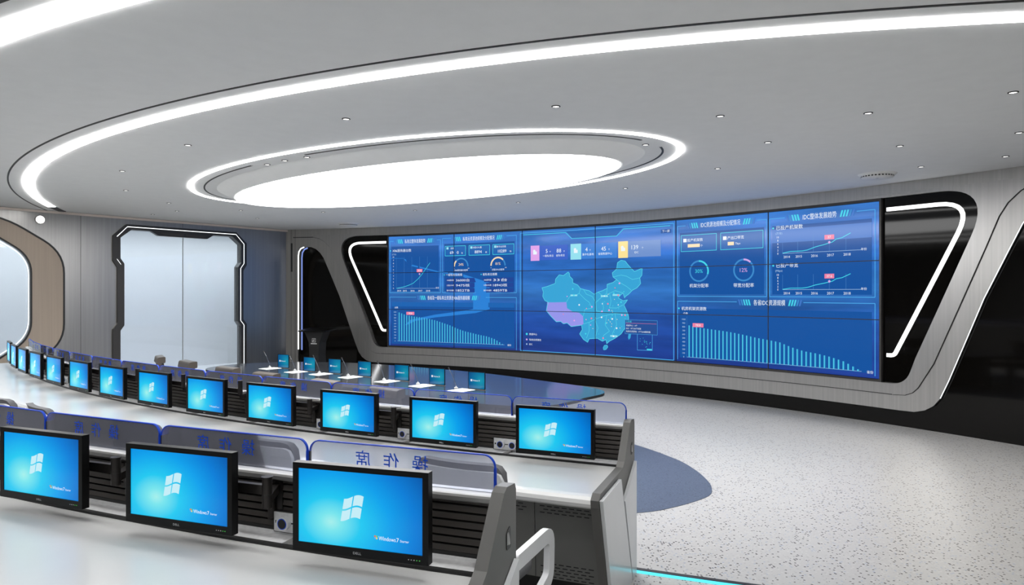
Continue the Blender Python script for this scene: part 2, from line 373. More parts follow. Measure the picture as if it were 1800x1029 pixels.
w_in = arcpts([(CWIN-3.145, 1.17, .35), (CWIN-2.3, .58, .2), (CWIN+2.3, .58, .2), (CWIN+3.145, 1.17, .35), (CWIN+3.145, 2.87, .35), (CWIN+2.3, 3.42, .2), (CWIN-2.3, 3.42, .2), (CWIN-3.145, 2.87, .35)], .3)
wall_loop = [(-.05, 0), (CD-1.54, 0)]+[(CD-a, z) for a, z in d_out[1:]]+[(CD+a, z) for a, z in d_out[::-1][:-1]]+[(CD+1.54, 0), (S2, 0), (S2, CEIL), (-.05, CEIL)]
wall_loop = [(-.05, 0)]+[(CD-a, z) for a, z in d_out]+[(CD+a, z) for a, z in d_out[::-1]]+[(S2, 0), (S2, CEIL), (-.05, CEIL)]
struct(region('wall_left', [wall_loop, w_in], L, -.15, 0, 'steelw', 0))
dl = [(CD-a, z) for a, z in d_out]+[(CD+a, z) for a, z in d_out[::-1]]
di = [(CD-a, z) for a, z in d_in]+[(CD+a, z) for a, z in d_in[::-1]]
dframe = dl+di[::-1]
door = empty('door_1', L(CD, 0)); struct(door)
def reparent(o, p): o.parent = p; o.matrix_parent_inverse = __import__('mathutils').Matrix.Translation((-p.location[0], -p.location[1], -p.location[2])); return o
o = region('door_frame', [dframe], L, -.15, .05, 'frame', 0); reparent(o, door)
o = region('door_header', [hd], L, -.05, .045, 'frame', 0); reparent(o, door)
m = MB(); m.add([L(a, z, .047) for a, z in [(CD+.6, 3.545), (CD+.5, 3.49), (CD+.03, 3.49), (CD+.03, 3.545)]], [(0, 1, 2, 3)], 'slat')
m.add([L(a, z, .047) for a, z in [(CD-.03, 3.545), (CD-.03, 3.49), (CD-.47, 3.49), (CD-.57, 3.545)]], [(0, 1, 2, 3)], 'slat'); reparent(m.build('header_recess'), door)
d_led = [(1.555, 0), (1.555, 1.27), (1.462, 1.39), (1.462, 2.75), (1.555, 2.88), (1.555, 3.39), (1.33, 3.628)]
m = MB(); strip_path(m, [(CD-a, z) for a, z in d_led]+[(CD+a, z) for a, z in d_led[::-1][:2]], .016, L, .05, .053, 'ledthin')
strip_path(m, [(CD+1.555, 2.88), (CD+1.47, 2.76)], .008, L, .05, .053, 'ledthin'); reparent(m.build('door_light_line'), door)
for nm, a, b in (('near', CD-1.478, CD-.004), ('far', CD+.004, CD+1.478)):
    m = MB(); v = [L(a, 0.0, -.06), L(b, 0, -.06), L(b, 3.566, -.06), L(a, 3.566, -.06), L(a, 0.0, -.07), L(b, 0, -.07), L(b, 3.566, -.07), L(a, 3.566, -.07)]
    m.add(v, [(0, 1, 2, 3), (4, 5, 6, 7), (0, 1, 5, 4), (1, 2, 6, 5), (2, 3, 7, 6), (3, 0, 4, 7)], 'winglass'); reparent(m.build('glass_leaf'), door)
m = MB(); strip_path(m, [(CD, 0), (CD, 3.5)], .012, L, -.075, -.055, 'rail'); reparent(m.build('door_meeting_line'), door)
win = empty('window_1', L(CWIN, 0)); struct(win)
reparent(region('window_surround', [w_out, w_in], L, 0, .02, 'wood', 0), win)
m = MB(); strip_path(m, w_out+[w_out[0]], .035, L, 0, .03, 'blackmat'); reparent(m.build('surround_edge'), win)
m = MB(); strip_path(m, w_in+[w_in[0]], .035, L, 0, .035, 'blackmat'); reparent(m.build('inner_edge'), win)
def shrink(pts, c, d): return [(x+(d if x < c[0] else -d), z+(d if z < c[1] else -d)) for x, z in pts]
m = MB(); wi2 = shrink(w_in, (CWIN, 2.0), .035); strip_path(m, wi2+[wi2[0]], .012, L, -.02, .0, 'ledthin'); reparent(m.build('window_light_line'), win)
reparent(region('window_glass', [w_in], L, -.08, -.07, 'winglass', 0), win)
m = MB()
for s in (5.119, 12.6): strip_path(m, [(s, 0 if s > 6 else 0), (s, CEIL)], .007, L, 0, .003, 'groove')
strip_path(m, [(2.88, 3.70), (2.88, CEIL)], .006, L, 0, .003, 'groove'); struct(m.build('trim_4'))
m = MB(); strip_path(m, [(-.03, 3.825), (S2, 3.825)], .05, L, 0, .05, 'cream'); struct(m.build('trim_5'))
# corridor behind the left wall
m = MB()
m.add([L(-1.4, 0, -2.6), L(S2, 0, -2.6), L(S2, CEIL, -2.6), L(-1.4, CEIL, -2.6), L(-1.4, 0, -2.75), L(S2, 0, -2.75), L(S2, CEIL, -2.75), L(-1.4, CEIL, -2.75)], [(0, 1, 2, 3), (4, 5, 6, 7), (3, 2, 6, 7), (0, 1, 5, 4)], 'white'); struct(m.build('wall_corridor'))
for k, (a0, a1) in enumerate(((-1.5, -1.4), (S2-.1, S2))):
    m = MB(); m.prism([L(a0, 0, -.22)[:2], L(a1, 0, -.22)[:2], L(a1, 0, -2.6)[:2], L(a0, 0, -2.6)[:2]], 0, CEIL, 'white'); struct(m.build('wall_corridor_end'))
m = MB(); m.prism([L(-1.39, 0, -.2)[:2], L(S2-.1, 0, -.2)[:2], L(S2-.1, 0, -2.6)[:2], L(-1.39, 0, -2.6)[:2]], 0.001, .012, 'white'); struct(m.build('floor_corridor'))
m = MB(); m.prism([L(-1.2, 0, -1.0)[:2], L(S2-.4, 0, -1.0)[:2], L(S2-.4, 0, -1.6)[:2], L(-1.2, 0, -1.6)[:2]], CEIL-.03, CEIL, emit('corridor_panel', (.92, 1, .985), 10.))
tag(m.build('corridor_ceiling_light'), 'long white light panel on the corridor ceiling behind the glass doors', 'ceiling light')

# emissive disc placed at a bright round spot on the steel wall
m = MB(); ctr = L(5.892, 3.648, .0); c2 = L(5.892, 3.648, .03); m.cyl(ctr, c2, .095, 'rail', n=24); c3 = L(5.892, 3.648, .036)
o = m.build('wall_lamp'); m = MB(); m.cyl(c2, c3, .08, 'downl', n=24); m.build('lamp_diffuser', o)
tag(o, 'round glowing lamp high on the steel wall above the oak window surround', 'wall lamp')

# ------------------------------------------------------------------ tiers, floor inlays
CB = (8.70, 24.765); RB = 21.69; CA = (7.036, 23.78); RA = 22.518
def pol(C, r, deg): return (C[0]+r*sin(rad(deg)), C[1]+r*cos(rad(deg)))
def s_at(C, r, lo, hi):
    for _ in range(50):
        mid = (lo+hi)/2; p = L(mid, 0); d = hypot(p[0]-C[0], p[1]-C[1])
        if d < r: lo = mid
        else: hi = mid
    return lo
sB = s_at(CB, 21.34, 3, 9); pB = L(sB, 0); thB0 = degrees(atan2(pB[0]-CB[0], pB[1]-CB[1]))
thB1 = -180+degrees(math.asin(-(XR-CB[0])/21.34)) if False else degrees(atan2(XR-CB[0], -math.sqrt(21.34**2-(XR-CB[0])**2)))
if thB1 > 0: thB1 -= 360
arcB = [pol(CB, 21.34, thB0+(thB1-thB0)*i/90) for i in range(91)]
arcB2 = [pol(CB, 21.385, thB0+(thB1-thB0)*i/90) for i in range(91)]
m = MB(); m.prism(arcB+[(XR, YB), (XL, YB), (XL, E2[1])], 0.0, .12, 'tier'); struct(m.build('floor_tier'))
m = MB(); ci = [pol(CB, 21.325, thB0-.6+(thB1-thB0+1.0)*i/90) for i in range(91)]; cj = [pol(CB, 21.36, thB0-.6+(thB1-thB0+1.0)*i/90) for i in range(91)]
ck = [pol(CB, 21.285, thB0-.6+(thB1-thB0+1.0)*i/90) for i in range(91)]
m.grid([[(x, y, .13) for x, y in ck], [(x, y, .13) for x, y in ci]], 'blackmat', False); m.grid([[(x, y, .0) for x, y in ck], [(x, y, .13) for x, y in ck]], 'blackmat', False)
m.grid([[(x, y, .13) for x, y in ci], [(x, y, .119) for x, y in ci]], 'blackmat', False); struct(m.build('trim_6'))
m = MB(); m.grid([[(x, y, .127) for x, y in ci], [(x, y, .127) for x, y in cj]], 'cyan', False); m.grid([[(x, y, .127) for x, y in cj], [(x, y, .12) for x, y in cj]], 'cyan', False)
tag(m.build('step_light'), 'cyan strip light curving along the step edge between the two floors', 'strip light')
sA = s_at(CA, 22.14, 5, 14); pA = L(sA, 0); thA0 = degrees(atan2(pA[0]-CA[0], pA[1]-CA[1])); thA1 = -161.75
arcA = [pol(CA, 22.14, thA0+(thA1-thA0)*i/60) for i in range(61)]
far = pol(CA, 27.6, thA1)
m = MB(); m.prism([(x, y) for x, y in arcA]+[(far[0], YB+.01), (XL+.01, YB+.01), (XL+.01, E2[1]), L(S2-.02, 0)[:2]], .12, .26, 'tier'); struct(m.build('floor_platform'))
# blue inlay
bp = [(1.709, 9.536), (2.068, 8.746), (2.18, 8.235), (2.2, 7.75), (2.157, 7.4), (2.02, 7.1), (1.598, 6.758), (1.179, 6.577), (.3, 6.5), (-.9, 6.9), (-2.2, 7.7), (-3.2, 8.7), (-3.0, 9.8), (-1.5, 10.6), (.3, 10.7), (1.2, 10.2)]
def smooth_closed(P, n=6):
    out = []; N = len(P)
    for i in range(N):
        p0, p1, p2, p3 = P[i-1], P[i], P[(i+1) % N], P[(i+2) % N]
        for k in range(n):
            t = k/n; out.append(tuple(.5*((2*p1[j])+(-p0[j]+p2[j])*t+(2*p0[j]-5*p1[j]+4*p2[j]-p3[j])*t*t+(-p0[j]+3*p1[j]-3*p2[j]+p3[j])*t**3) for j in range(2)))
    return out
m = MB(); m.prism(smooth_closed(bp), 0, .004, 'floorblue'); struct(m.build('floor_inlay'))

# ------------------------------------------------------------------ ceiling features
CR = (5.15, 19.85)
def ring(name, r, w, a0, a1, mat, z0=.012, n=120, label=None, cat=None, kind=None):
    m = MB(); A = [pol(CR, r-w/2, a0+(a1-a0)*i/n) for i in range(n+1)]; B = [pol(CR, r+w/2, a0+(a1-a0)*i/n) for i in range(n+1)]
    z = CEIL-z0
    m.grid([[(x, y, z) for x, y in A], [(x, y, z) for x, y in B]], mat, False)
    m.grid([[(x, y, z) for x, y in A], [(x, y, CEIL) for x, y in A]], mat, False); m.grid([[(x, y, z) for x, y in B], [(x, y, CEIL) for x, y in B]], mat, False)
    o = m.build(name)
    if label: tag(o, label, cat)
    if kind: tag(o, kind=kind)
    return o
aL = degrees(atan2(-9.25-5.15, 13.89-19.85)); aE = degrees(atan2(-9.62-5.15, 14.68-19.85))
ring('curved_ceiling_light', 15.65, .13, aL, -176, 'ledring', label='white curved light band sweeping round the whole oval ceiling light', cat='ceiling light')
ring('curved_ceiling_light', 17.5, .20, -125, -168, 'ledring', label='wider white light band cutting the upper corner of the ceiling, outside the other bands', cat='ceiling light')
ring('curved_ceiling_light', 19.35, .20, -132, -172, 'ledback', label='white light band of the near ceiling beyond the corner band', cat='ceiling light')  # this band and the next are added out of view as fill light
ring('curved_ceiling_light', 21.2, .20, -136, -172, 'ledback', label='outermost white light band over the back of the room', cat='ceiling light')
ring('trim_7', 15.65, .13, aE, aL-.02, 'groove', kind='structure')
ring('trim_8', 15.91, .022, degrees(atan2(-9.66-5.15, 14.55-19.85)), -176, 'groove', z0=.006, kind='structure')
ring('trim_9', 17.77, .03, -128, -166, 'groove', z0=.006, kind='structure')
CO = (-1.72, 10.49); AM = rad(144.)
def el(a, b, t): x, y = a*cos(t), b*sin(t); return (CO[0]+x*cos(AM)-y*sin(AM), CO[1]+x*sin(AM)+y*cos(AM))
def ell_strip(m, a, b, w, z0, mat, skip=None, n=220):
    for i in range(n):
        t0, t1 = 2*pi*i/n, 2*pi*(i+1)/n
        p = el(a, b, (t0+t1)/2)
        if skip and any(hypot(p[0]-q[0], p[1]-q[1]) < d for q, d in skip): continue
        A, B, C, D = el(a-w/2, b-w/2, t0), el(a+w/2, b+w/2, t0), el(a+w/2, b+w/2, t1), el(a-w/2, b-w/2, t1)
        z = CEIL-z0; m.add([(*A, z), (*B, z), (*C, z), (*D, z)], [(0, 1, 2, 3)], mat)
        m.add([(*A, z), (*D, z), (*D, CEIL), (*A, CEIL)], [(0, 1, 2, 3)], mat); m.add([(*B, z), (*C, z), (*C, CEIL), (*B, CEIL)], [(0, 1, 2, 3)], mat)
m = MB(); ell_strip(m, 4.42, 2.235, .062, .012, 'ledring'); tag(m.build('oval_light_line'), 'thin white oval light line around the big glowing oval', 'ceiling light')
m = MB(); ell_strip(m, 4.20, 2.02, .026, .005, 'groove', skip=[((-3.05, 9.05), .62), ((1.57, 8.06), .24)]); struct(m.build('trim_10'))
oval = empty('oval_ceiling_light', (CO[0], CO[1], CEIL)); tag(oval, 'huge glowing white oval light hanging from the ceiling centre', 'ceiling light')
n = 96; m = MB(); T = [el(3.98, 1.83, 2*pi*i/n) for i in range(n)]; Bt = [el(3.70, 1.55, 2*pi*i/n) for i in range(n)]
m.grid([[(x-CO[0], y-CO[1], 0) for x, y in T], [(x-CO[0], y-CO[1], -.125) for x, y in Bt]], 'ceiling', True, closed=True); m.build('light_housing', oval)
m = MB(); D2 = [el(3.67, 1.53, 2*pi*i/n) for i in range(n)]; m.prism([(x-CO[0], y-CO[1]) for x, y in Bt], -.12, -.127, 'ceiling'); m.prism([(x-CO[0], y-CO[1]) for x, y in D2], -.127, -.134, 'leddisc'); m.build('light_diffuser', oval)

# downlights
DLS = [(-1.66, 6.86), (-3.82, 8.08), (-5.57, 9.8), (-6.56, 11.65), (-6.66, 13.31), (-7.99, 15.25), (.41, 6.4), (2.05, 6.75), (3.45, 6.64), (4.35, 5.95), (5.51, 7.45), (4.6, 8.13), (2.88, 9.6), (5.65, 9.47), (1.89, 11.43), (.12, 13.23), (2.96, 7.93), (-5.74, 14.51), (-5.97, 16.07), (-4.08, 14.82), (-2.05, 14.51), (-7.14, 14.61), (-2.99, 9.02), (-3.32, 9.3), (-2.63, 8.79), (1.57, 8.06), (6.3, 8.75)]
NVIS = len(DLS)
ORD = ['nearest', 'second nearest', 'third nearest', 'fourth nearest', 'fifth nearest', 'sixth nearest', 'seventh nearest', 'eighth nearest', 'ninth nearest', 'tenth nearest', 'eleventh nearest', 'twelfth nearest', 'thirteenth nearest', 'fourteenth nearest', 'fifteenth nearest', 'sixteenth nearest', 'seventeenth nearest', 'eighteenth nearest', 'nineteenth nearest', 'twentieth nearest', 'twenty-first nearest', 'twenty-second nearest', 'twenty-third nearest', 'twenty-fourth nearest', 'twenty-fifth nearest', 'twenty-sixth nearest', 'twenty-seventh nearest', 'twenty-eighth nearest']
DLS.sort(key=lambda p: hypot(p[0]-7.0, p[1]-9.4))
dproto = None
for i, (x, y) in enumerate(DLS):
    if dproto is None:
        o = dproto = empty('downlight', (x, y, CEIL))
        m = MB(); R0, R1 = .042, .032
        A = [[(r*cos(2*pi*k/20), r*sin(2*pi*k/20), z) for k in range(20)] for r, z in ((R0, 0), (R0, -.006), (R1, -.008), (R1, -.001))]
        m.grid(A, 'frame', False, closed=True); m.build('trim_ring', o)
        m = MB(); m.cyl((0, 0, -.001), (0, 0, -.004), .031, 'downl', n=20); m.build('lamp', o)
    else: o = copy_tree(dproto)
    o.location = (x, y, CEIL); gap = i if True else 0
    lab = 'small round recessed ceiling downlight, %s to the wall corner past the video wall' % ORD[i]
    tag(o, lab, 'downlight', 'recessed ceiling downlights')
    sp = bpy.data.lights.new('downlight_beam', 'SPOT'); sp.energy = 55; sp.spot_size = rad(95); sp.spot_blend = .8; sp.shadow_soft_size = .05; sp.color = (1, .97, .93)
    so = bpy.data.objects.new('downlight_beam', sp); COL.objects.link(so); so.location = (x, y, CEIL-.02)
    so.parent = o; so.location = (0, 0, -.02)
near = None
for (x, y) in [(-2.2, 3.1), (.6, 2.2), (-4.8, 5.0), (-7.2, 7.6), (3.0, 2.8), (-1.2, .3), (-4.2, 2.2), (1.6, -.4), (-7.4, 4.4), (-9.6, 8.6), (4.6, .6), (-3.0, -1.2), (5.6, 3.6), (-9.8, 5.4)]:  # extra downlights out of view, added to brighten surfaces facing the camera
    o = copy_tree(dproto); o.location = (x, y, CEIL)
    for ch in o.children:
        if ch.type == 'LIGHT':
            if near is None: near = ch.data.copy(); near.energy = 40
            ch.data = near
    tag(o, 'recessed ceiling downlight on the near side of the room', 'downlight', 'recessed downlights of the near ceiling')
vproto = None
for (x, y), lab in (((5.36, 10.06), 'round ceiling air vent ringed with dark slots above the open floor'), ((-4.12, 17.26), 'round ceiling air vent with dark slots above the podium corner')):
    if vproto is None:
        o = vproto = empty('ceiling_vent'); m = MB()
        A = [[(r*cos(2*pi*k/36), r*sin(2*pi*k/36), z) for k in range(36)] for r, z in ((.26, 0), (.245, -.02), (.218, -.026), (.214, -.056), (.02, -.06))]
        m.grid(A, 'ceiling', True, closed=True); m.build('vent_body', o)
        m = MB()
        A = [[], []]
        for k in range(60):
            for t, h in ((2*pi*k/60+.01, 0), (2*pi*(k+1)/60-.01, 0)):
                d_ = .009 if k % 2 else .0008
                A[0].append((.2195*cos(t), .2195*sin(t), -.041+d_)); A[1].append((.2195*cos(t), .2195*sin(t), -.041-d_))
        m.grid(A, 'blackmat', False, closed=True)
        m.build('vent_grille', o)
    else: o = copy_tree(vproto)
    o.location = (x, y, CEIL); tag(o, lab, 'air vent', 'round ceiling vents')

# ------------------------------------------------------------------ video wall
vw = empty('video_wall', W(SC, .67, 0)); vl = vw.location.copy(); BG = None; tag(vw, 'huge curved blue video wall showing charts and a map', 'video wall')
def atv(o): return reparent(o, vw)
m = MB()
S0, S9 = 7.175, 18.949; ZB, ZT = .715, 3.600
for a in ([(7.137, .672), (18.97, .672), (18.97, ZB), (7.137, ZB)], [(7.137, ZT), (18.97, ZT), (18.97, 3.646), (7.137, 3.646)]): pass
atv(region('screen_frame', [[(7.137, .672), (18.985, .672), (18.985, 3.646), (7.137, 3.646)], [(S0-.002, ZB-.002), (S0-.002, ZT+.002), (S9+.002, ZT+.002), (S9+.002, ZB-.002)]], W, -.05, .012, 'frame', .3))
cw = (S9-S0)/6; rh = (ZT-ZB)/3
for c in range(6):
    for r in range(3):
        a, b = S0+c*cw+.006, S0+(c+1)*cw-.006; z0, z1 = ZB+r*rh+.006, ZB+(r+1)*rh-.006
        atv(region('display_panel', [[(a, z0), (b, z0), (b, z1), (a, z1)]], W, -.045, 0, 'wallscreen', .33))
m = MB()
for c in range(1, 6): strip_path(m, [(S0+c*cw, ZB), (S0+c*cw, ZT)], .013, W, .0, .0145, 'blackmat')
for r in (1, 2): strip_path(m, dense([(S0, ZB+r*rh), (S9, ZB+r*rh)], .2), .013, W, .0, .0145, 'blackmat')
atv(m.build('panel_bezels'))
def V(x, z, dep=0): return W(S0+x, z, .006+dep*1.3)
class Pic:
    def __init__(s): s.m = MB(); s.d = 0.
    def poly(s, pts, mat, d=0.):
        bm = bmesh.new(); vs = [bm.verts.new((p[0], p[1], 0)) for p in pts]
        es = [bm.edges.new((vs[i], vs[(i+1) % len(vs)])) for i in range(len(vs))]
        bmesh.ops.triangle_fill(bm, use_beauty=True, use_dissolve=False, edges=es)
        xs = [p[0] for p in pts]; k = math.ceil(min(xs)/.3)
        while k*.3 < max(xs): bmesh.ops.bisect_plane(bm, geom=bm.verts[:]+bm.edges[:]+bm.faces[:], plane_co=(k*.3, 0, 0), plane_no=(1, 0, 0)); k += 1
        bm.verts.index_update(); s.m.add([V(v.co.x, v.co.y, d) for v in bm.verts], [[v.index for v in f.verts] for f in bm.faces], mat); bm.free()
    def rect(s, x0, x1, z0, z1, mat, d=0.):
        n = max(1, int((x1-x0)/.3)); s.m.grid([[V(x0+(x1-x0)*i/n, z, d) for i in range(n+1)] for z in (z0, z1)], mat, False)
    def line(s, pts, w, mat, d=.001, closed=False):
        pts = list(pts)+([pts[0]] if closed else [])
        for a, b in zip(dense(pts, .3), dense(pts, .3)[1:]):
            t = (b[0]-a[0], b[1]-a[1]); l = hypot(*t) or 1; nx, nz = -t[1]/l*w/2, t[0]/l*w/2
            s.m.add([V(a[0]+nx, a[1]+nz, d), V(b[0]+nx, b[1]+nz, d), V(b[0]-nx, b[1]-nz, d), V(a[0]-nx, a[1]-nz, d)], [(0, 1, 2, 3)], mat)
    def text(s, body, x, z, size, mat='s_txt', width=None, d=.0025, left=False):
        _, _, w = text2d(body, size); w = width or w
        put_text(s.m, body, size, lambda a, b: V(a, b, d), mat, x+(w/2 if left else 0), z, width=width)
    def arc(s, x, z, r, w, a0, a1, mat, d=.0015, n=28):
        pts = [(x+r*sin(rad(a0+(a1-a0)*i/n)), z+r*cos(rad(a0+(a1-a0)*i/n))) for i in range(n+1)]; s.line(pts, w, mat, d)
    def disc(s, x, z, r, mat, d=.002, n=10): s.m.add([V(x+r*cos(2*pi*i/n), z+r*sin(2*pi*i/n), d) for i in range(n)], [tuple(range(n))], mat)
    def done(s, name): return atv(s.m.build(name))
H = ZT-ZB
def Z(fr): return ZT-fr*H
def heading(p, x, fr, body, width, gap=.45):
    p.text(body, x, Z(fr), .115, width=width)
    for sg in (-1, 1):
        for k in range(5):
            c = ('s_cyan', 's_cyan', 's_bar', 's_ring', 's_band')[k]; xx = x+sg*(width/2+.07+k*.05)
            p.poly([(xx-.015, Z(fr)-.055), (xx+.015, Z(fr)-.055), (xx+.015+.03*sg*-1*-1, Z(fr)+.055), (xx-.015+.03*sg, Z(fr)+.055)], c, .002)
def panel(p, x0, x1, f0, f1, tx, tw, open_bottom=False):
    p.rect(x0+.05, x1-.05, Z(f1)+.04, Z(f0)-.14, 's_panel', .0003)
    g = tw/2+.34
    p.line([(tx-g, Z(f0)), (x0, Z(f0)), (x0, Z(f1))]+([] if open_bottom else [(x1, Z(f1))])+([] if open_bottom else [(x1, Z(f0)), (tx+g, Z(f0))]), .012, 's_line')
    if open_bottom: p.line([(x1, Z(f1)), (x1, Z(f0)), (tx+g, Z(f0))], .012, 's_line')
def linechart(p, x0, x1, zb, zt, years, pts, head, hx, tag_txt, unit='(万台)', nlab=6):
    p.text(head, hx, zt+.17, .085, left=True); p.disc(hx-.06, zt+.17, .018, 's_cyan')
    p.text(unit, x0-.07, zt+.07, .05, 's_soft')
    p.line([(x0, zb), (x1, zb)], .006, 's_soft'); p.line([(x0, zb), (x0, zt)], .005, 's_grid')
    for i, y in enumerate(years):
        xx = x0+(x1-.28-x0)*i/4+(.06 if i == 0 else 0); p.text(y, xx+.02, zb-.065, .062)
        if i: p.line([(xx, zb), (xx, zt)], .006, 's_grid')
    for i in range(nlab): p.text(str(i*2) if nlab == 6 else str(i), x0-.09, zb+(zt-zb)*i/(nlab-1), .05)
    P = [(x0+(x1-.2-x0)*a, zb+(zt-zb)*b) for a, b in pts]; p.line(P, .012, 's_cyan', .002)
    q = (x0+(x1-.28-x0)*.75, zb+(zt-zb)*.52 if nlab == 6 else zb+(zt-zb)*.45); p.disc(q[0], q[1], .022, 's_lilac', .003)
    p.rect(q[0]-.085, q[0]+.085, q[1]+.05, q[1]+.13, 's_pink', .0025); p.text(tag_txt, q[0], q[1]+.09, .06, d=.0035)
    p.text('年份', x1+.02, zb+.01, .05)
CUR = [(0, .02), (.12, .10), (.3, .10), (.38, .14), (.5, .30), (.62, .40), (.68, .46), (.74, .52), (.8, .68), (.88, .74), (1, .98)]
EXP = [(0, .0), (.2, .04), (.35, .09), (.5, .16), (.65, .30), (.76, .44), (.88, .62), (1, .80)]
def bars(p, x0, x1, zb, hs, head, hx, hz, tg, unit):
    n = 41; p.line([(x0-.05, zb), (x1+.06, zb)], .005, 's_soft'); p.line([(x0-.05, zb), (x0-.05, zb+.82)], .004, 's_grid')
    for i in range(11): p.text(str(i*100), x0-.12, zb+.076*i, .045, 's_soft')
    for i in range(n):
        f = i/(n-1)*(len(hs)-1); k = min(int(f), len(hs)-2); h = hs[k]+(hs[k+1]-hs[k])*(f-k); xx = x0+(x1-x0)*i/(n-1)
        p.rect(xx-.010, xx+.010, zb, zb+h, 's_bar', .002); p.rect(xx+.010, xx+.024, zb, zb+h, 's_bard', .0012)
    p.text(unit, x0-.08, zb+.88, .055); p.text('省份', x1+.2, zb, .055)
    p.rect(tg[0]-.12, tg[0]+.12, tg[1], tg[1]+.08, 's_pink', .0025); p.text('7828', tg[0], tg[1]+.04, .06, d=.0035)
    if head: p.text(head, hx, hz, .08, left=True); p.disc(hx-.06, hz, .018, 's_cyan')
# left third
X = 0
p = Pic(); panel(p, .04, 1.56, .045, .515, .80, .62); heading(p, .80, .048, '私有云整体发展趋势', .62); linechart(p, .24, 1.45, Z(.475), Z(.19), ['2014', '2015', '2016', '2017', '2018'], EXP, 'X86服务器台数', .12, '7828', nlab=11, unit='(万台)'); p.done('line_chart')
p = Pic(); panel(p, 1.62, 3.76, .035, .515, 2.68, .92); heading(p, 2.68, .045, '私有云资源池规模及分配情况', .92)
for a, n_, u_, t_ in ((1.70, '69000', '台', '总核数'), (2.40, '8894', '核', '分配CPU数'), (3.09, '10289', 'TB', '集中云存储')):
    p.rect(a, a+.60, Z(.19), Z(.105), 's_panel2', .0008)
    p.line([(a, Z(.19)), (a+.6, Z(.19)), (a+.6, Z(.105)), (a, Z(.105))], .012, 's_cyan', .0012, True)
    p.rect(a+.04, a+.10, Z(.133), Z(.113), 's_sqc', .002); p.text(t_, a+.24, Z(.124), .055); p.text(n_, a+.27, Z(.162), .105); p.text(u_, a+.50, Z(.167), .05)
for xx, pc, e in ((2.17, '24%', -45), (3.24, '81%', 45)):
    p.arc(xx, Z(.285), .20, .035, -90, 90, 's_ring'); p.arc(xx, Z(.285), .20, .037, -90, e, 's_warm', .002); p.text(pc, xx, Z(.268), .09, 's_warm')
    p.text('X86服务器分配率' if xx < 3 else '分配CPU分配率', xx, Z(.318), .052); p.text('0', xx-.2, Z(.302), .035); p.text('100', xx+.22, Z(.302), .035)
for xx, hd_, rows in ((1.72, '一级私有云规模', ('36000台', '9475核', '1852TB')), (2.80, '省私有云规模', ('33台', '18943核', '4859TB'))):
    p.text(hd_, xx, Z(.357), .07, left=True); p.disc(xx-.045, Z(.357), .016, 's_cyan')
    for k, t in enumerate(rows):
        zz = Z(.405+k*.045); p.rect(xx, xx+.88, zz-.055, zz+.055, 's_dim', .0008); p.text(('X86服务器', '分配CPU数', '集中存储数')[k], xx+.14, zz, .046); p.text(t, xx+.50, zz, .08, width=.40)
p.done('statistics_panel')
p = Pic(); panel(p, .04, 3.76, .555, .995, 1.80, 1.25, True); heading(p, 1.80, .56, '各省及一级私有云资源池X86服务器规模', 1.25)
p.rect(.10, 3.70, Z(.64), Z(.60), 's_panel2', .0006)
bars(p, .32, 3.36, Z(.955), [.75, .68, .65, .63, .60, .56, .50, .44, .36, .30, .26, .22, .19, .13, .02], None, 0, 0, (.66, Z(.955)+.69), '台数'); p.done('bar_chart')
p = Pic(); rb = [(0, Z(.20)), (.45, Z(.205)), (.62, Z(.25)), (1.5, Z(.32)), (2.35, Z(.36)), (2.80, Z(.42)), (2.80, Z(.66)), (1.5, Z(.71)), (.8, Z(.745)), (.62, Z(.78)), (0, Z(.82))]  # light band reflected in the glossy screens, painted on as flat shapes
p.rect(2.52, 3.0, Z(.655), Z(.43), 's_ribbon', .0007); p.poly([(1.5, Z(.325)), (2.2, Z(.35)), (3.0, Z(.43)), (2.52, Z(.43)), (2.2, Z(.37)), (1.5, Z(.335))], 's_ribbon', .0007)
p.poly([(.55, Z(.215)), (.7, Z(.26)), (1.5, Z(.325)), (1.5, Z(.335)), (.65, Z(.27)), (.45, Z(.205))], 's_ribbon', .0007)
p.poly([(2.52, Z(.655)), (3.0, Z(.655)), (2.6, Z(.69)), (1.4, Z(.735)), (.8, Z(.77)), (.62, Z(.80)), (.5, Z(.81)), (.66, Z(.76)), (1.4, Z(.71)), (2.3, Z(.67))], 's_ribbon', .0007)
p.line([(.02, Z(.20)), (.45, Z(.203))], .01, 's_ribbon'); p.done('picture_ribbon')
# middle third
p = Pic(); x0, x1 = 3.87, 7.80
p.line([(x0, Z(.995)), (x0, Z(.02)), (x1, Z(.02)), (x1, Z(.995)), (x0, Z(.995))], .016, 's_line')
p.line([(x0+.08, Z(.035)), (5.11, Z(.035)), (5.27, Z(.085)), (6.43, Z(.085)), (6.60, Z(.035)), (x1-.08, Z(.035))], .012, 's_cyan')
p.poly([(5.12, Z(.025)), (6.58, Z(.025)), (6.42, Z(.083)), (5.28, Z(.083))], 's_panel2', .0006); p.rect(7.50, 7.74, 3.35, 3.43, 's_panel', .001); p.text('下一屏', 7.62, 3.39, .06)
for a, b, c, sq, bg, T_ in ((4.16, 4.40, 5.17, 's_sqp', 's_cardp', (('5', '一级私有云', 4.62), ('88', '省私有云', 4.95))), (5.24, 5.52, 6.44, 's_sqc', 's_cardc', (('4', '集中化基地', 5.68), ('45', '省级数据中心', 6.12))), (6.47, 6.71, 7.50, 's_sqy', 's_cardy', (('139', 'IDC', 6.90),))):
    p.rect(a, b, 2.87, 3.23, sq, .002); p.rect(b, c, 2.88, 3.22, bg, .001)
    p.rect((a+b)/2-.05, (a+b)/2+.05, 3.02, 3.09, 's_txt', .003); p.disc((a+b)/2-.02, 3.10, .035, 's_txt', .003)
    for n_, t_, xx in T_: p.text(n_, xx-.02, 3.09, .13); p.text('个', xx+.03+.045*len(n_), 3.07, .05); p.text(t_, xx+.02, 2.98, .06)
p.done('summary_cards')
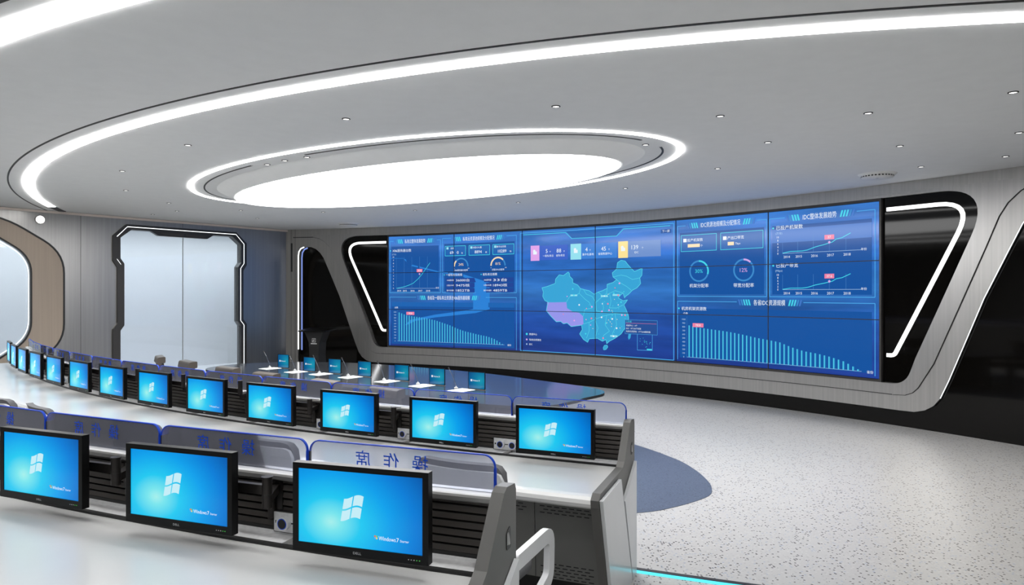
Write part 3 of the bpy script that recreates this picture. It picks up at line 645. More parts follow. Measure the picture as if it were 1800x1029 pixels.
MP = dict(
main=[(4.47, 2.23), (4.61, 2.26), (4.83, 2.33), (4.84, 2.43), (4.94, 2.53), (5.05, 2.51), (5.18, 2.59), (5.21, 2.56), (5.22, 2.49), (5.3, 2.42), (5.3, 2.34), (5.43, 2.29), (5.5, 2.21), (5.62, 2.18), (5.73, 2.16), (5.86, 2.08), (5.96, 2.13), (6.07, 2.16), (6.19, 2.21), (6.19, 2.3), (6.34, 2.34), (6.43, 2.4), (6.34, 2.46), (6.32, 2.55), (6.43, 2.63), (6.45, 2.77), (6.54, 2.82), (6.64, 2.8), (6.73, 2.7), (6.79, 2.64), (6.87, 2.57), (6.96, 2.6), (7.06, 2.64), (7.05, 2.49), (7.0, 2.43), (7.02, 2.31), (6.93, 2.22), (6.82, 2.17), (6.72, 2.08), (6.64, 2.03), (6.63, 2.0), (6.59, 2.11), (6.52, 2.06), (6.47, 2.0), (6.59, 1.94), (6.7, 1.96), (6.61, 1.85), (6.66, 1.76), (6.72, 1.63), (6.73, 1.56), (6.66, 1.38), (6.54, 1.22), (6.39, 1.12), (6.25, 1.05), (6.18, 0.99), (6.16, 1.08), (6.07, 1.04), (5.94, 1.1), (5.73, 1.08), (5.69, 1.0), (5.58, 1.06), (5.48, 1.18), (5.55, 1.28), (5.53, 1.38), (5.26, 1.34), (5.15, 1.42), (5.05, 1.4), (4.98, 1.45), (4.86, 1.44), (4.72, 1.56), (4.59, 1.69), (4.61, 1.81), (4.65, 1.89), (4.55, 1.93), (4.49, 2.03), (4.51, 2.13)],
tib=[(4.61, 1.89), (4.78, 1.89), (5.13, 1.9), (5.15, 1.76), (5.3, 1.68), (5.47, 1.66), (5.57, 1.58), (5.58, 1.41), (5.53, 1.38), (5.26, 1.34), (5.15, 1.42), (5.05, 1.4), (4.98, 1.45), (4.86, 1.44), (4.72, 1.56), (4.59, 1.69), (4.61, 1.81)],
b1=[(5.5, 2.21), (5.47, 2.1), (5.36, 2.05), (5.22, 2.03), (5.13, 1.9)],
b2=[(5.47, 2.1), (5.62, 1.97), (5.73, 1.9), (5.81, 1.77), (5.62, 1.74), (5.57, 1.58)],
b3=[(5.58, 2.19), (5.66, 2.08), (5.81, 2.03), (5.9, 1.9), (6.03, 2.0), (6.18, 2.1), (6.19, 2.21)],
b4=[(5.9, 1.9), (5.92, 1.71), (6.07, 1.68), (6.1, 1.78), (6.07, 1.9)],
b5=[(6.43, 2.4), (6.54, 2.32), (6.68, 2.25), (6.79, 2.17)],
b6=[(6.25, 2.1), (6.29, 1.94), (6.25, 1.78), (6.43, 1.78), (6.59, 1.85)],
b7=[(5.58, 1.41), (5.73, 1.45), (5.88, 1.52), (6.07, 1.59), (6.18, 1.62), (6.39, 1.66), (6.72, 1.63)],
b8=[(5.73, 1.45), (5.73, 1.26), (5.66, 1.09)],
b9=[(5.88, 1.52), (5.96, 1.33), (5.88, 1.1)],
b10=[(6.18, 1.62), (6.14, 1.4), (6.25, 1.27), (6.1, 1.17), (6.07, 1.04)],
b11=[(6.39, 1.66), (6.43, 1.41), (6.32, 1.21), (6.39, 1.12)],
b12=[(6.34, 2.46), (6.54, 2.5), (6.68, 2.47), (6.82, 2.4), (7.0, 2.43)],
b13=[(5.96, 2.13), (6.1, 2.03), (6.25, 2.1), (6.39, 2.16), (6.59, 2.11)],
hain=[(6.09, 0.9), (6.12, 0.95), (6.19, 0.96), (6.21, 0.92), (6.16, 0.86), (6.1, 0.85)],
tai=[(6.77, 1.29), (6.79, 1.25), (6.77, 1.14), (6.73, 1.1), (6.71, 1.15), (6.73, 1.25)],
box=[(6.94, 1.23), (7.3, 1.24), (7.3, 0.9), (6.94, 0.89)],
tip=[(6.64, 1.51), (7.42, 1.53), (7.42, 1.22), (6.64, 1.24)],
dots=[(5.15, 2.03), (5.33, 2.06), (5.47, 1.84), (5.66, 1.76), (5.8, 1.8), (5.3, 2.2), (6.07, 1.87), (6.21, 1.87), (6.24, 1.73), (6.32, 1.62), (6.05, 1.57), (5.79, 1.54), (5.77, 1.39), (5.64, 1.19), (6.32, 1.54), (6.39, 2.22), (6.5, 2.32), (6.36, 2.1), (6.12, 2.04), (6.47, 2.06), (6.56, 1.63), (6.61, 2.14), (6.43, 1.34), (6.09, 1.11), (5.65, 1.51), (6.16, 1.44), (6.35, 1.16), (5.05, 1.62), (5.34, 1.48), (6.54, 1.91), (6.47, 1.85), (6.64, 1.63), (6.06, 1.7)])
p = Pic(); p.poly(MP['main'], 's_map', .001); p.poly(MP['tib'], 's_tib', .0015); p.poly(MP['hain'], 's_map', .001); p.poly(MP['tai'], 's_map', .001)
p.line(MP['main'], .012, 's_mapline', .002, True)
for k in ('b1', 'b2', 'b3', 'b4', 'b5', 'b6', 'b7', 'b8', 'b9', 'b10', 'b11', 'b12', 'b13'): p.line(MP[k], .009, 's_mapline', .002)
p.line(MP['hain'], .009, 's_mapline', .002, True); p.line(MP['box'], .009, 's_line', .002, True)
for i, (a, b) in enumerate(MP['dots']): p.disc(a, b, .020 if i % 3 else .013, ('s_sqp', 's_cyan', 's_txt', 's_pink')[i % 4], .003)
rr = random.Random(3)
for i in range(46):
    a, b = rr.gauss(6.35, .28), rr.gauss(1.62, .28)
    if a < 6.68 and b > 1.1: p.disc(a, b, .009, 's_warm' if i % 3 == 0 else 's_cyan', .003, 6)
for a, b in ((5.33, 2.055), (6.12, 2.04), (6.42, 2.065), (6.36, 1.165)): p.rect(a-.09, a+.09, b-.018, b+.018, 's_sqc', .0028)
for i in range(16): p.disc(7.0+rr.random()*.26, .96+rr.random()*.2, .007, 's_cyan', .003, 6)
p.rect(7.17, 7.29, .90, .93, 's_cyan', .003)
p.rect(6.64, 7.42, 1.23, 1.53, 's_tip', .0032); p.line([(6.64, 1.23), (7.42, 1.23), (7.42, 1.53), (6.64, 1.53)], .006, 's_line', .0034, True)
p.text('江苏省', 6.73, 1.495, .05, 's_cyan', d=.004); p.line([(6.66, 1.46), (7.40, 1.46)], .005, 's_pink', .0036)
for k, t in enumerate(('数据中心：6个', 'IDC：8个203个机架', '私有云资源池：17个2648服务器')): p.text(t, 6.67, 1.41-k*.063, .042, d=.004, left=True)
for k, (t, c, z) in enumerate((('数据中心', 's_cyan', 1.13), ('私有云资源池', 's_lilac', 1.0), ('IDC', 's_soft', .89))): p.disc(4.05, z, .028-.005*k, c); p.text(t, 4.12, z, .055, left=True)
p.done('country_map')
# right third
X = 2*3.9247
p = Pic(); panel(p, X+.04, X+1.93, .045, .54, X+.98, .84); heading(p, X+.98, .047, 'IDC资源池规模及分配情况', .84)
for a, b, t in ((X+.12, X+.90, '已投产机架数'), (X+.99, X+1.86, '投产出口带宽')):
    p.rect(a, b, Z(.225), Z(.112), 's_panel2', .0008); p.line([(a, Z(.225)), (b, Z(.225)), (b, Z(.112)), (a, Z(.112))], .010, 's_cyan', .0012, True)
    p.rect(a+.05, a+.12, Z(.160), Z(.136), 's_txt', .002); p.text(t, a+.28, Z(.148), .07); p.rect(a+.15, a+(.42 if a < X+.5 else .28), Z(.198), Z(.175), 's_warm', .002); p.text('个' if a < X+.5 else 'Tbps', a+(.46 if a < X+.5 else .36), Z(.19), .055)
for xx, e, pc, c, t in ((X+.52, 108, '30%', 's_cyan', '机架分配率'), (X+1.47, 43, '12%', 's_lilac', '带宽分配率')):
    p.arc(xx, Z(.365), .20, .032, 0, 360, 's_ring', n=48); p.arc(xx, Z(.365), .20, .034, 0, e, c, .002); p.text(pc, xx, Z(.365), .105, c); p.text(t, xx, Z(.465), .085)
p.done('statistics_panel')
p = Pic(); panel(p, X+1.99, X+3.86, .045, .54, X+2.92, .60); heading(p, X+2.92, .05, 'IDC整体发展趋势', .60)
p.rect(X+2.04, X+3.81, Z(.20), Z(.115), 's_band', .0006)
linechart(p, X+2.24, X+3.66, Z(.268), Z(.165), ['2014', '2015', '2016', '2017', '2018'], CUR, '已投产机架数', X+2.12, '37', unit='(万台)')
linechart(p, X+2.24, X+3.66, Z(.495), Z(.402), ['2014', '2015', '2016', '2017', '2018'], CUR, '已投产带宽', X+2.12, '37.6', unit='(Mbps)'); p.done('line_chart')
p = Pic(); panel(p, X+.04, X+3.86, .575, .985, X+1.98, .62, True); heading(p, X+1.98, .578, '各省IDC资源规模', .62)
bars(p, X+.30, X+3.58, Z(.965), [.64, .60, .58, .56, .535, .50, .46, .43, .40, .32, .265, .24, .20, .14, .03], '机房机架资源数', X+.13, Z(.625), (X+.50, Z(.965)+.61), '个数'); p.done('bar_chart')

# ------------------------------------------------------------------ console rows
def sweep(mb, C, R, prof, t0, t1, mat, step=.35):
    n = max(2, int(abs(t1-t0)/step)); k = len(prof)
    for i in range(k):
        a, b = prof[i], prof[(i+1) % k]
        rows = [[(*pol(C, R+q[0], t0+(t1-t0)*j/n), q[1]) for j in range(n+1)] for q in (a, b)]
        mb.grid(rows, mat, True)
    for t in (t0, t1): mb.add([(*pol(C, R+q[0], t), q[1]) for q in prof], [tuple(range(k))], mat)
def radial_plate(mb, C, R, prof, t0, t1, mat):
    A = [(*pol(C, R+q[0], t0), q[1]) for q in prof]; B = [(*pol(C, R+q[0], t1), q[1]) for q in prof]; k = len(prof)
    mb.add(A, [tuple(range(k))], mat); mb.add(B, [tuple(range(k))], mat)
    for i in range(k): mb.add([A[i], A[(i+1) % k], B[(i+1) % k], B[i]], [(0, 1, 2, 3)], mat)
def zt(prof, z): return [(a, b+z) for a, b in prof]
def slat_profile(z):
    pts = []; zz = .815
    for k in range(7):
        pts += [(-.285, zz+.005), (-.262, zz+.008), (-.268, zz+.030), (-.285, zz+.033)]; zz += .0325
    return [(a, b+z) for a, b in [(-.31, .81)]+pts+[(-.31, 1.04)]]
ROWS = dict(B=dict(C=CB, R=RB, z=.12, end=-158.42, left=-127.1, first=-157.20, step=2.36, n=13, name='far console row'),
            A=dict(C=CA, R=RA, z=.26, end=-161.46, left=-147.5, first=-160.24, step=2.285, n=3, name='near console row'))
def console(key):
    r = ROWS[key]; C, R, z, te, tl = r['C'], r['R'], r['z'], r['end'], r['left']
    base = pol(C, R, (te+tl)/2); con = empty('console_desk', (base[0], base[1], z))
    tag(con, {'B': 'long curved white console desk carrying thirteen monitors, facing the dark meeting table', 'A': 'white console desk closest to the camera, carrying three large monitors'}[key], 'console desk', 'curved operator console rows')
    P = lambda o: reparent(o, con)
    te2 = te+.06
    m = MB(); sweep(m, C, R, zt([(-.105, .755), (-.105, .80), (.58, .80), (.62, .796), (.645, .782), (.655, .762), (.65, .742), (.63, .728), (.60, .722), (.55, .755)], z), te2, tl, 'desk'); P(m.build('worktop'))
    m = MB(); sweep(m, C, R, zt([(-.125, .76), (-.125, .812), (-.105, .812), (-.105, .76)], z), te2, tl, 'rubber'); P(m.build('edge_strip'))
    m = MB(); sweep(m, C, R, zt([(-.26, .78), (-.26, .806), (-.255, .808), (-.25, .795), (-.13, .795), (-.126, .806), (-.126, .78)], z), te2, tl, 'tray'); P(m.build('cable_tray'))
    m = MB(); sweep(m, C, R, zt([(-.268, .79), (-.268, .822), (-.258, .822), (-.258, .79)], z), te2, tl, 'rubber'); P(m.build('tray_seal'))
    nm = int((tl-te)/r['step'])+1
    for k in range(nm):
        t = r['first']+r['step']*(k+.5)
        if t > tl-.3: break
        m = MB(); sweep(m, C, R, zt([(-.25, .79), (-.25, .809), (-.128, .809), (-.128, .79)], z), t-.035, t+.035, 'rail', .03); P(m.build('tray_divider'))
    m = MB(); sweep(m, C, R, slat_profile(z), te2, tl, 'slat'); P(m.build('slat_panel'))
    m = MB(); sweep(m, C, R, zt([(-.335, 1.035), (-.335, 1.058), (-.25, 1.058), (-.246, 1.05), (-.246, 1.035), (-.255, 1.028)], z), te2, tl, 'rail'); P(m.build('top_rail'))
    m = MB(); sweep(m, C, R, zt([(-.333, 1.058), (-.333, 1.063), (-.256, 1.063), (-.252, 1.058)], z), te2, tl, 'railtop'); P(m.build('rail_cap'))
    m = MB(); sweep(m, C, R, zt([(-.345, .02), (-.345, 1.03), (-.315, 1.03), (-.315, .02)], z), te2, tl, 'cabinet'); P(m.build('back_panel'))
    m = MB(); sweep(m, C, R, zt([(-.31, 0), (-.31, .15), (.27, .15), (.27, 0)], z), te2, tl, 'blackmat'); P(m.build('plinth'))
    m = MB(); sweep(m, C, R, zt([(-.31, .15), (-.31, .75), (.355, .75), (.33, .15)], z), te2, tl, 'cabinet'); P(m.build('cabinet_body'))
    # cabinet doors with vent slots
    hs = r['step']/2; nd = 6 if key == 'B' else 0
    for k in range(nd):
        t0 = te2+.02+k*hs*.98; t1 = t0+hs*.98-.012
        m = MB(); pr = zt([(.335, .16), (.362, .725), (.38, .725), (.353, .16)], z); sweep(m, C, R, pr, t0, t1, 'cabinet', .3); d = P(m.build('cabinet_door'))
        for zc, rws in ((.66, 6), (.225, 5)):
            m = MB()
            for i in range(rws):
                for j in range(7):
                    f0 = .12+j*.112+(.056 if i % 2 else 0); ta = t0+(t1-t0)*f0; tb = t0+(t1-t0)*(f0+.075); zz = z+zc-i*.021+.03
                    rr_ = R+.3815+(zz-z-.725)*.0478+.0012
                    m.add([(*pol(C, rr_, ta), zz), (*pol(C, rr_, tb), zz), (*pol(C, rr_, tb), zz+.006), (*pol(C, rr_, ta), zz+.006)], [(0, 1, 2, 3)], 'blackmat')
            v = m.build('vent_grille'); v.parent = d
    # end panel
    ep = zt([(-.36, 0), (-.36, 1.07), (-.345, 1.095), (-.25, 1.105), (-.215, 1.09), (-.165, 1.03), (-.03, .86), (.02, .83), (.62, .822), (.665, .79), (.66, .745), (.39, 0)], z)
    m = MB(); radial_plate(m, C, R, ep, te-.07, te+.06, 'deskside'); P(m.build('end_panel'))
    m = MB(); radial_plate(m, C, R, zt([(.66, .79), (.17, .795), (-.185, .0), (.375, .0)], z), te-.13, te-.075, 'skin'); P(m.build('end_cover'))
    m = MB(); radial_plate(m, C, R, zt([(-.33, .80), (.055, .62), (-.205, .0), (-.33, .0)], z), te-.13, te-.075, 'skin'); P(m.build('end_cover'))
    m = MB(); bd = arcpts([(-.29, .86, .01), (-.24, .86, .01), (-.235, .93, .02), (-.285, .95, .02)], .01, 3)
    radial_plate(m, C, R, zt([(a, b) for a, b in bd], z), te-.076, te-.07, 'blackmat'); bo = P(m.build('badge'))
    m = MB()
    for q in ([(-.278, .875), (-.262, .875), (-.266, .925), (-.272, .905)], [(-.256, .880), (-.246, .880), (-.246, .925), (-.256, .928)]):
        radial_plate(m, C, R, zt(q, z), te-.078, te-.0765, 'mark')
    x = m.build('badge_mark'); x.parent = bo
    return con
def place(C, R, th, z, rho=0.): p = pol(C, R+rho, th); return (p[0], p[1], z), rad(180-th)
conB = console('B'); conA = console('A')

# ---- power plates (parts of the consoles)
def power_plate():
    m = MB(); m.box(-.105, .105, -.012, 0, -.042, .042, 'tray'); m.box(-.112, .112, -.006, .004, -.047, .047, 'rubber'); return m
pp_proto = None
def plates(key, con, ks):
    global pp_proto
    r = ROWS[key]
    for k in ks:
        th = r['first']+r['step']*k
        loc, rz = place(r['C'], r['R'], th+1.26, r['z']+.85, -.258)
        m = power_plate(); o = m.build('power_panel'); o['label'] = 'silver socket plate with two round dials'
        o.location = loc; o.rotation_euler = (0, 0, rz)
        for dx in (-.045, .055):
            m = MB(); m.cyl((dx, -.012, 0), (dx, -.034, 0), .032, 'skin', n=20); m.cyl((dx, -.034, 0), (dx, -.0345, 0), .024, 'blueedge', n=20); m.cyl((dx, -.0345, 0), (dx, -.035, 0), .020, 'blackmat', n=20)
            d = m.build('dial', o)
        m = MB(); m.box(-.097, -.078, -.0135, -.012, -.006, .006, 'blackmat'); m.box(-.012, .022, -.0135, -.012, -.003, .003, 'blackmat'); m.build('socket_slot', o)
        p_ = con.location; o.parent = con; o.matrix_parent_inverse = __import__('mathutils').Matrix.Translation((-p_[0], -p_[1], -p_[2]))
plates('B', conB, range(13)); plates('A', conA, range(4))

# ---- monitors
WM, HM = .572, .34
def make_monitor():
    o = empty('monitor')
    m = MB(); bw, bt, bb = .024, .021, .034
    m.box(-WM/2, WM/2, .0, .03, 0, HM, 'mon')
    m.box(-WM/2, -WM/2+bw, -.006, 0, 0, HM, 'mon'); m.box(WM/2-bw, WM/2, -.006, 0, 0, HM, 'mon'); m.box(-WM/2+bw, WM/2-bw, -.006, 0, 0, bb, 'mon'); m.box(-WM/2+bw, WM/2-bw, -.006, 0, HM-bt, HM, 'mon')
    m.box(-.2, .2, .03, .05, .05, .28, 'mon'); m.box(-.07, .07, .05, .065, .1, .24, 'mon')
    m.build('bezel', o)
    x0, x1, z0, z1 = -WM/2+bw, WM/2-bw, bb, HM-bt; cz = (z0+z1)/2
    m = MB(); m.add([(x0, 0, z0-cz), (x1, 0, z0-cz), (x1, 0, z1-cz), (x0, 0, z1-cz)], [(0, 1, 2, 3)], 'wallp'); sc = m.build('screen', o); sc.location = (0, -.0015, cz)
    m = MB()
    for i in (0, 1):
        for j in (0, 1):
            pts = []; n = 6
            def wv(x, z): return (x*.052+z*.010, z*.055+.006*sin(x*2.6+.4)*1.6)
            xa, xb = (-.78, -.05) if i == 0 else (.05, .82); za, zb = (-.78, -.06) if j == 0 else (.06, .78)
            b_ = [wv(xa+(xb-xa)*k/n, za) for k in range(n+1)]+[wv(xb-(xb-xa)*k/n, zb) for k in range(n+1)]
            m.add([(a, -.001, b) for a, b in b_], [tuple(range(len(b_)))], 'flag')
    lg = m.build('start_logo', sc); lg.location = (-.03, 0, .005)
    m = MB(); put_text(m, 'Windows', .022, lambda a, b: (a, -.001, b), 'txtw', .118, -.096, width=.070); put_text(m, '7', .022, lambda a, b: (a, -.001, b), 'txtw', .161, -.096); put_text(m, 'Starter', .013, lambda a, b: (a, -.001, b), 'txtw', .189, -.098, width=.036)
    for dx, dz, c in ((-.0035, .0035, 'fr'), (.0035, .0035, 'fg'), (-.0035, -.0035, 'fb'), (.0035, -.0035, 'fy')): m.add([(.071+dx+a, -.001, -.094+dz+b) for a, b in ((-.003, -.003), (.003, -.003), (.003, .003), (-.003, .003))], [(0, 1, 2, 3)], c)
    m.build('screen_caption', sc)
    m = MB(); put_text(m, 'DELL', .013, lambda a, b: (a, -.0065, b), 'mark', -.005, .015, width=.034); m.build('maker_mark', o)
    m = MB()
    for k in range(5): m.box(.205+k*.011, .209+k*.011, -.0068, -.006, .014, .017, 'greenled' if k > 2 else 'mark')
    m.build('control_buttons', o); return o
def add_arm(o, raised):
    h = .10 if raised else 0
    m = MB(); m.box(.0, .385, .075, .10, .155+h*.6, .195+h*.6, 'arm'); m.box(-.05, .05, .065, .1, .10, .25, 'arm'); m.build('monitor_arm', o)
    m = MB(); m.cyl((.385, .088, .10+h), (.385, .088, .225+h), .021, 'arm', n=18); m.cyl((.385, .088, .225+h), (.385, .088, .23+h), .024, 'arm', n=18); m.cyl((.385, .088, .155+h), (.385, .088, .158+h), .0225, 'rubber', n=18); m.build('arm_post', o)
    m = MB(); m.prism([(.37, .09), (.40, .09), (.32, .255), (.26, .255)], .115+h*.5, .15+h*.5, 'arm'); m.box(.24, .34, .245, .256, .03, .20, 'arm'); m.cyl((.29, .235, .0), (.29, .235, .16), .016, 'arm'); m.build('arm_bracket', o)
NUM = ['first', 'second', 'third', 'fourth', 'fifth', 'sixth', 'seventh', 'eighth', 'ninth', 'tenth', 'eleventh', 'twelfth', 'thirteenth']
mp = make_monitor(); mlow = None; mhigh = None
def place_mon(o, key, k):
    r = ROWS[key]; th = r['first']+r['step']*k; loc, rz = place(r['C'], r['R'], th, r['z']+.861); o.location = loc; o.rotation_euler = (0, 0, rz+(rad(1.2) if key == 'B' else rad(2.9)))
first = True
plist = [('B', k) for k in range(13)]+[('A', k) for k in range(3)]
proto_arm = {}
for key, k in plist:
    kind = 'none' if (key == 'B' and k < 2) or (key == 'A' and k == 0) else ('high' if key == 'B' and 4 <= k <= 9 else 'low')
    if kind not in proto_arm:
        o = mp if not proto_arm else copy_tree(mp)
        if not proto_arm: mp_used = True
        proto_arm[kind] = o
        if kind == 'none': base_copy = o
    else: o = copy_tree(proto_arm[kind])
    place_mon(o, key, k); proto_arm.setdefault('placed', []) if False else None
    ROWS[key].setdefault('mons', []).append((o, kind))
    if kind != 'none' and not any(c.name.startswith('monitor_arm') for c in o.children): add_arm(o, kind == 'high')
    if key == 'B': lab = 'black monitor with blue start screen, %s from the end panel of the thirteen-monitor console' % NUM[k]
    else: lab = 'large black monitor with blue start screen, %s from the end panel of the closest console' % NUM[k]
    tag(o, lab, 'monitor', 'monitors on the console desks')

# ---- glass partitions with mirrored lettering
WG, HG = .872, .15
def glass_proto():
    o = empty('glass_partition'); r = .05; w = WG/2
    pts = [(-w, 0), (w, 0)]+[(w-r+r*cos(t), HG-r+r*sin(t)) for t in [pi/2*k/8 for k in range(9)]]+[(-w+r-r*sin(t), HG-r+r*cos(t)) for t in [pi/2*k/8 for k in range(9)]]
    m = MB(); m.prism(pts, -.004, .004, 'glass', axis='y'); m.build('pane', o)
    ed = [(w, 0)]+pts[2:]
    m = MB(); E = lambda s_, z_, d: (s_, d, z_)
    strip_path(m, ed[:-9+1+1] if False else ed[:19], .004, E, -.006, .006, 'blueedge'); strip_path(m, [(w, 0), (w, HG-r)], .009, E, -.006, .006, 'blueedge')
    m.build('edge_trim', o)
    m = MB(); strip_path(m, [(-w, 0), (-w, HG-r)], .004, E, -.006, .006, 'rubber'); m.build('side_trim', o)
    m = MB()
    for ch, x in (('席', -.165), ('作', -.030), ('操', .105)): put_text(m, ch, .078, lambda a, b: (a, -.0055, b), 'blue', x, HG-.062, sx=-1)
    m.build('lettering', o); return o
gp = glass_proto(); used = False
for key, nk in (('B', 13), ('A', 5)):
    r = ROWS[key]
    for k in range(nk):
        if not used: o = gp; used = True
        else: o = copy_tree(gp)
        loc, rz = place(r['C'], r['R'], r['first']+r['step']*k, r['z']+1.063, -.297); o.location = loc; o.rotation_euler = (0, 0, rz)
        nm = 'thirteen-monitor console' if key == 'B' else 'closest console'
        tag(o, 'low glass screen with blue lettering, %s from the end panel of the %s' % (NUM[k], nm), 'glass partition', 'glass screens on top of the consoles')

# ------------------------------------------------------------------ operator chairs (white shells)
def chair_base(o, mat='chairg'):
    m = MB(); m.cyl((0, 0, .07), (0, 0, .40), .028, 'chrome'); m.cyl((0, 0, .05), (0, 0, .11), .05, 'frame'); m.build('column', o)
    for k in range(5):
        t = 2*pi*k/5+.3; m = MB(); c, s = cos(t), sin(t)
        m.add([(c*.03-s*.025, s*.03+c*.025, .10), (c*.03+s*.025, s*.03-c*.025, .10), (c*.30+s*.015, s*.30-c*.015, .065), (c*.30-s*.015, s*.30+c*.015, .065),
               (c*.03-s*.025, s*.03+c*.025, .06), (c*.03+s*.025, s*.03-c*.025, .06), (c*.30+s*.015, s*.30-c*.015, .045), (c*.30-s*.015, s*.30+c*.015, .045)],
              [(0, 1, 2, 3), (4, 5, 6, 7), (0, 1, 5, 4), (1, 2, 6, 5), (2, 3, 7, 6), (3, 0, 4, 7)], 'frame'); lg = m.build('leg', o)
        m = MB(); m.cyl((c*.30-s*.012, s*.30+c*.012, .026), (c*.30+s*.012, s*.30-c*.012, .026), .025, 'rubber', n=12); m.cyl((c*.30, s*.30, .03), (c*.30, s*.30, .06), .008, 'frame'); m.build('caster', lg)
def pad(w, d, z0, z1, mat, bulge=.02, name='seat', parent=None, y0=0):
    m = MB(); n = 12; rows = []
    out = arcpts([(-w, -d, .08), (w, -d, .08), (w, d, .12), (-w, d, .12)], .1, 5)
    for f, z in ((.90, z0), (1, z0+.015), (1, z1-.02), (.93, z1), (.5, z1+bulge*.6), (.02, z1+bulge)): rows.append([(x*f, y*f+y0, z) for x, y in out])
    m.grid(rows, mat, True, closed=True); m.add(rows[0], [tuple(range(len(out)))], mat); return m.build(name, parent)
def curved_back(name, parent, w, z0, z1, yb, curve, th, mat, rnd=.07, lean=.06, roll=0., nz=10, nx=12):
    m = MB()
    def edge(z):
        d = 0
        if z > z1-rnd: q = (z-(z1-rnd))/rnd; d = rnd*(1-math.sqrt(max(0, 1-q*q)))
        if z < z0+rnd: q = ((z0+rnd)-z)/rnd; d = rnd*(1-math.sqrt(max(0, 1-q*q)))
        return w-d
    zs = [z0+(z1-z0)*(.5-.5*cos(pi*i/nz)) for i in range(nz+1)]
    def P(f, z, off):
        x = f*edge(z); y = yb-lean*((z-z0)/(z1-z0))+curve*(x/w)**2+off
        return (x, y-roll*max(0, (z-(z1-.09))/.09)**2, z)
    A = [[P(-1+2*j/nx, z, 0) for j in range(nx+1)] for z in zs]; B = [[P(-1+2*j/nx, z, th) for j in range(nx+1)] for z in zs]
    m.grid(A, mat); m.grid(B, mat)
    m.grid([[r_[0] for r_ in A], [r_[0] for r_ in B]], mat); m.grid([[r_[-1] for r_ in A], [r_[-1] for r_ in B]], mat); m.grid([A[0], B[0]], mat); m.grid([A[-1], B[-1]], mat)
    return m.build(name, parent)
def make_office_chair():
    o = empty('office_chair'); chair_base(o)
    pad(.25, .24, .42, .49, 'chairg', name='seat', parent=o)
    curved_back('back_shell', o, .27, .55, 1.075, -.235, .035, .02, 'chairw', rnd=.05, lean=.05)
    curved_back('back_cushion', o, .258, .60, 1.11, -.212, .035, .05, 'chairg', rnd=.05, lean=.05, roll=.02)
    m = MB(); m.prism([(-.04, -.20), (.04, -.20), (.04, -.27), (-.04, -.27)], .40, .70, 'chairw'); m.prism([(-.05, -.27), (.05, -.27), (.05, -.05), (-.05, -.05)], .40, .425, 'frame'); m.build('back_bracket', o)
    outer = arcpts([(-.24, .665, .02), (.25, .685, .13), (.235, .36, .09), (-.12, .25, .02), (-.12, .32, .02), (.165, .425, .03), (.175, .60, .04), (-.235, .585, .01)], .02, 6)
    for sx in (-1, 1):
        m = MB(); m.prism(outer, sx*.335-.018, sx*.335+.018, 'chairw', axis='x'); m.build('armrest', o)
    return o
def chair_at(th, rho, dz): pass
ocs = [(-157.0, 1.04, -3, 'beside the white end covers'), (-153.6, 1.06, -3, 'second along from the end covers'), (-150.5, 1.10, 4, 'third along from the end covers'), (-147.4, 1.10, -8, 'fourth along from the end covers'), (-145.3, 1.12, 7, 'farthest from the end covers')]
oc = make_office_chair()
for i, (th, rho, tw, lab) in enumerate(ocs):
    o = oc if i == 0 else copy_tree(oc)
    loc, rz = place(CB, RB, th, .12, rho); o.location = loc; o.rotation_euler = (0, 0, rz+rad(tw))
    tag(o, 'white-shelled operator chair with grey cushion, %s' % lab, 'chair', 'white operator chairs')

# ------------------------------------------------------------------ meeting table
TZ = .75
tp = [(1.26, 9.35), (.94, 8.90), (.77, 8.64), (.35, 8.25), (-.2, 8.35), (-1.0, 8.85), (-2.3, 9.85), (-3.6, 10.85), (-4.6, 11.55), (-5.1, 11.85), (-5.5, 12.3), (-5.45, 12.85), (-5.1, 13.25), (-4.5, 13.5), (-3.7, 13.5), (-2.87, 13.25), (-1.44, 12.37), (-.38, 11.55), (.525, 10.58), (1.16, 9.85)]
tc = (-2.1, 11.0)
tab = empty('meeting_table', (tc[0], tc[1], 0)); tag(tab, 'large dark glass meeting table with seven small upright screens', 'table')
o_ = smooth_closed(tp, 6); m = MB(); m.prism([(x-tc[0], y-tc[1]) for x, y in o_], TZ-.035, TZ, 'table'); m.build('tabletop', tab)
sh = [(tc[0]+(x-tc[0])*.74, tc[1]+(y-tc[1])*.74) for x, y in o_]
m = MB(); m.prism([(x-tc[0], y-tc[1]) for x, y in sh], 0, TZ-.035, 'tablebody'); m.build('table_base', tab)
for x, y in ((.62, 9.05), (-.2, 8.75), (-4.85, 12.1), (-4.6, 12.95), (.55, 9.9)):
    m = MB(); m.cyl((x-tc[0], y-tc[1], 0), (x-tc[0], y-tc[1], TZ-.035), .022, 'frame'); m.build('leg', tab)
DP = [(-4.14, 12.41), (-3.51, 11.88), (-2.99, 11.56), (-2.40, 11.15), (-1.71, 10.62), (-1.11, 10.13), (-.50, 9.66)]
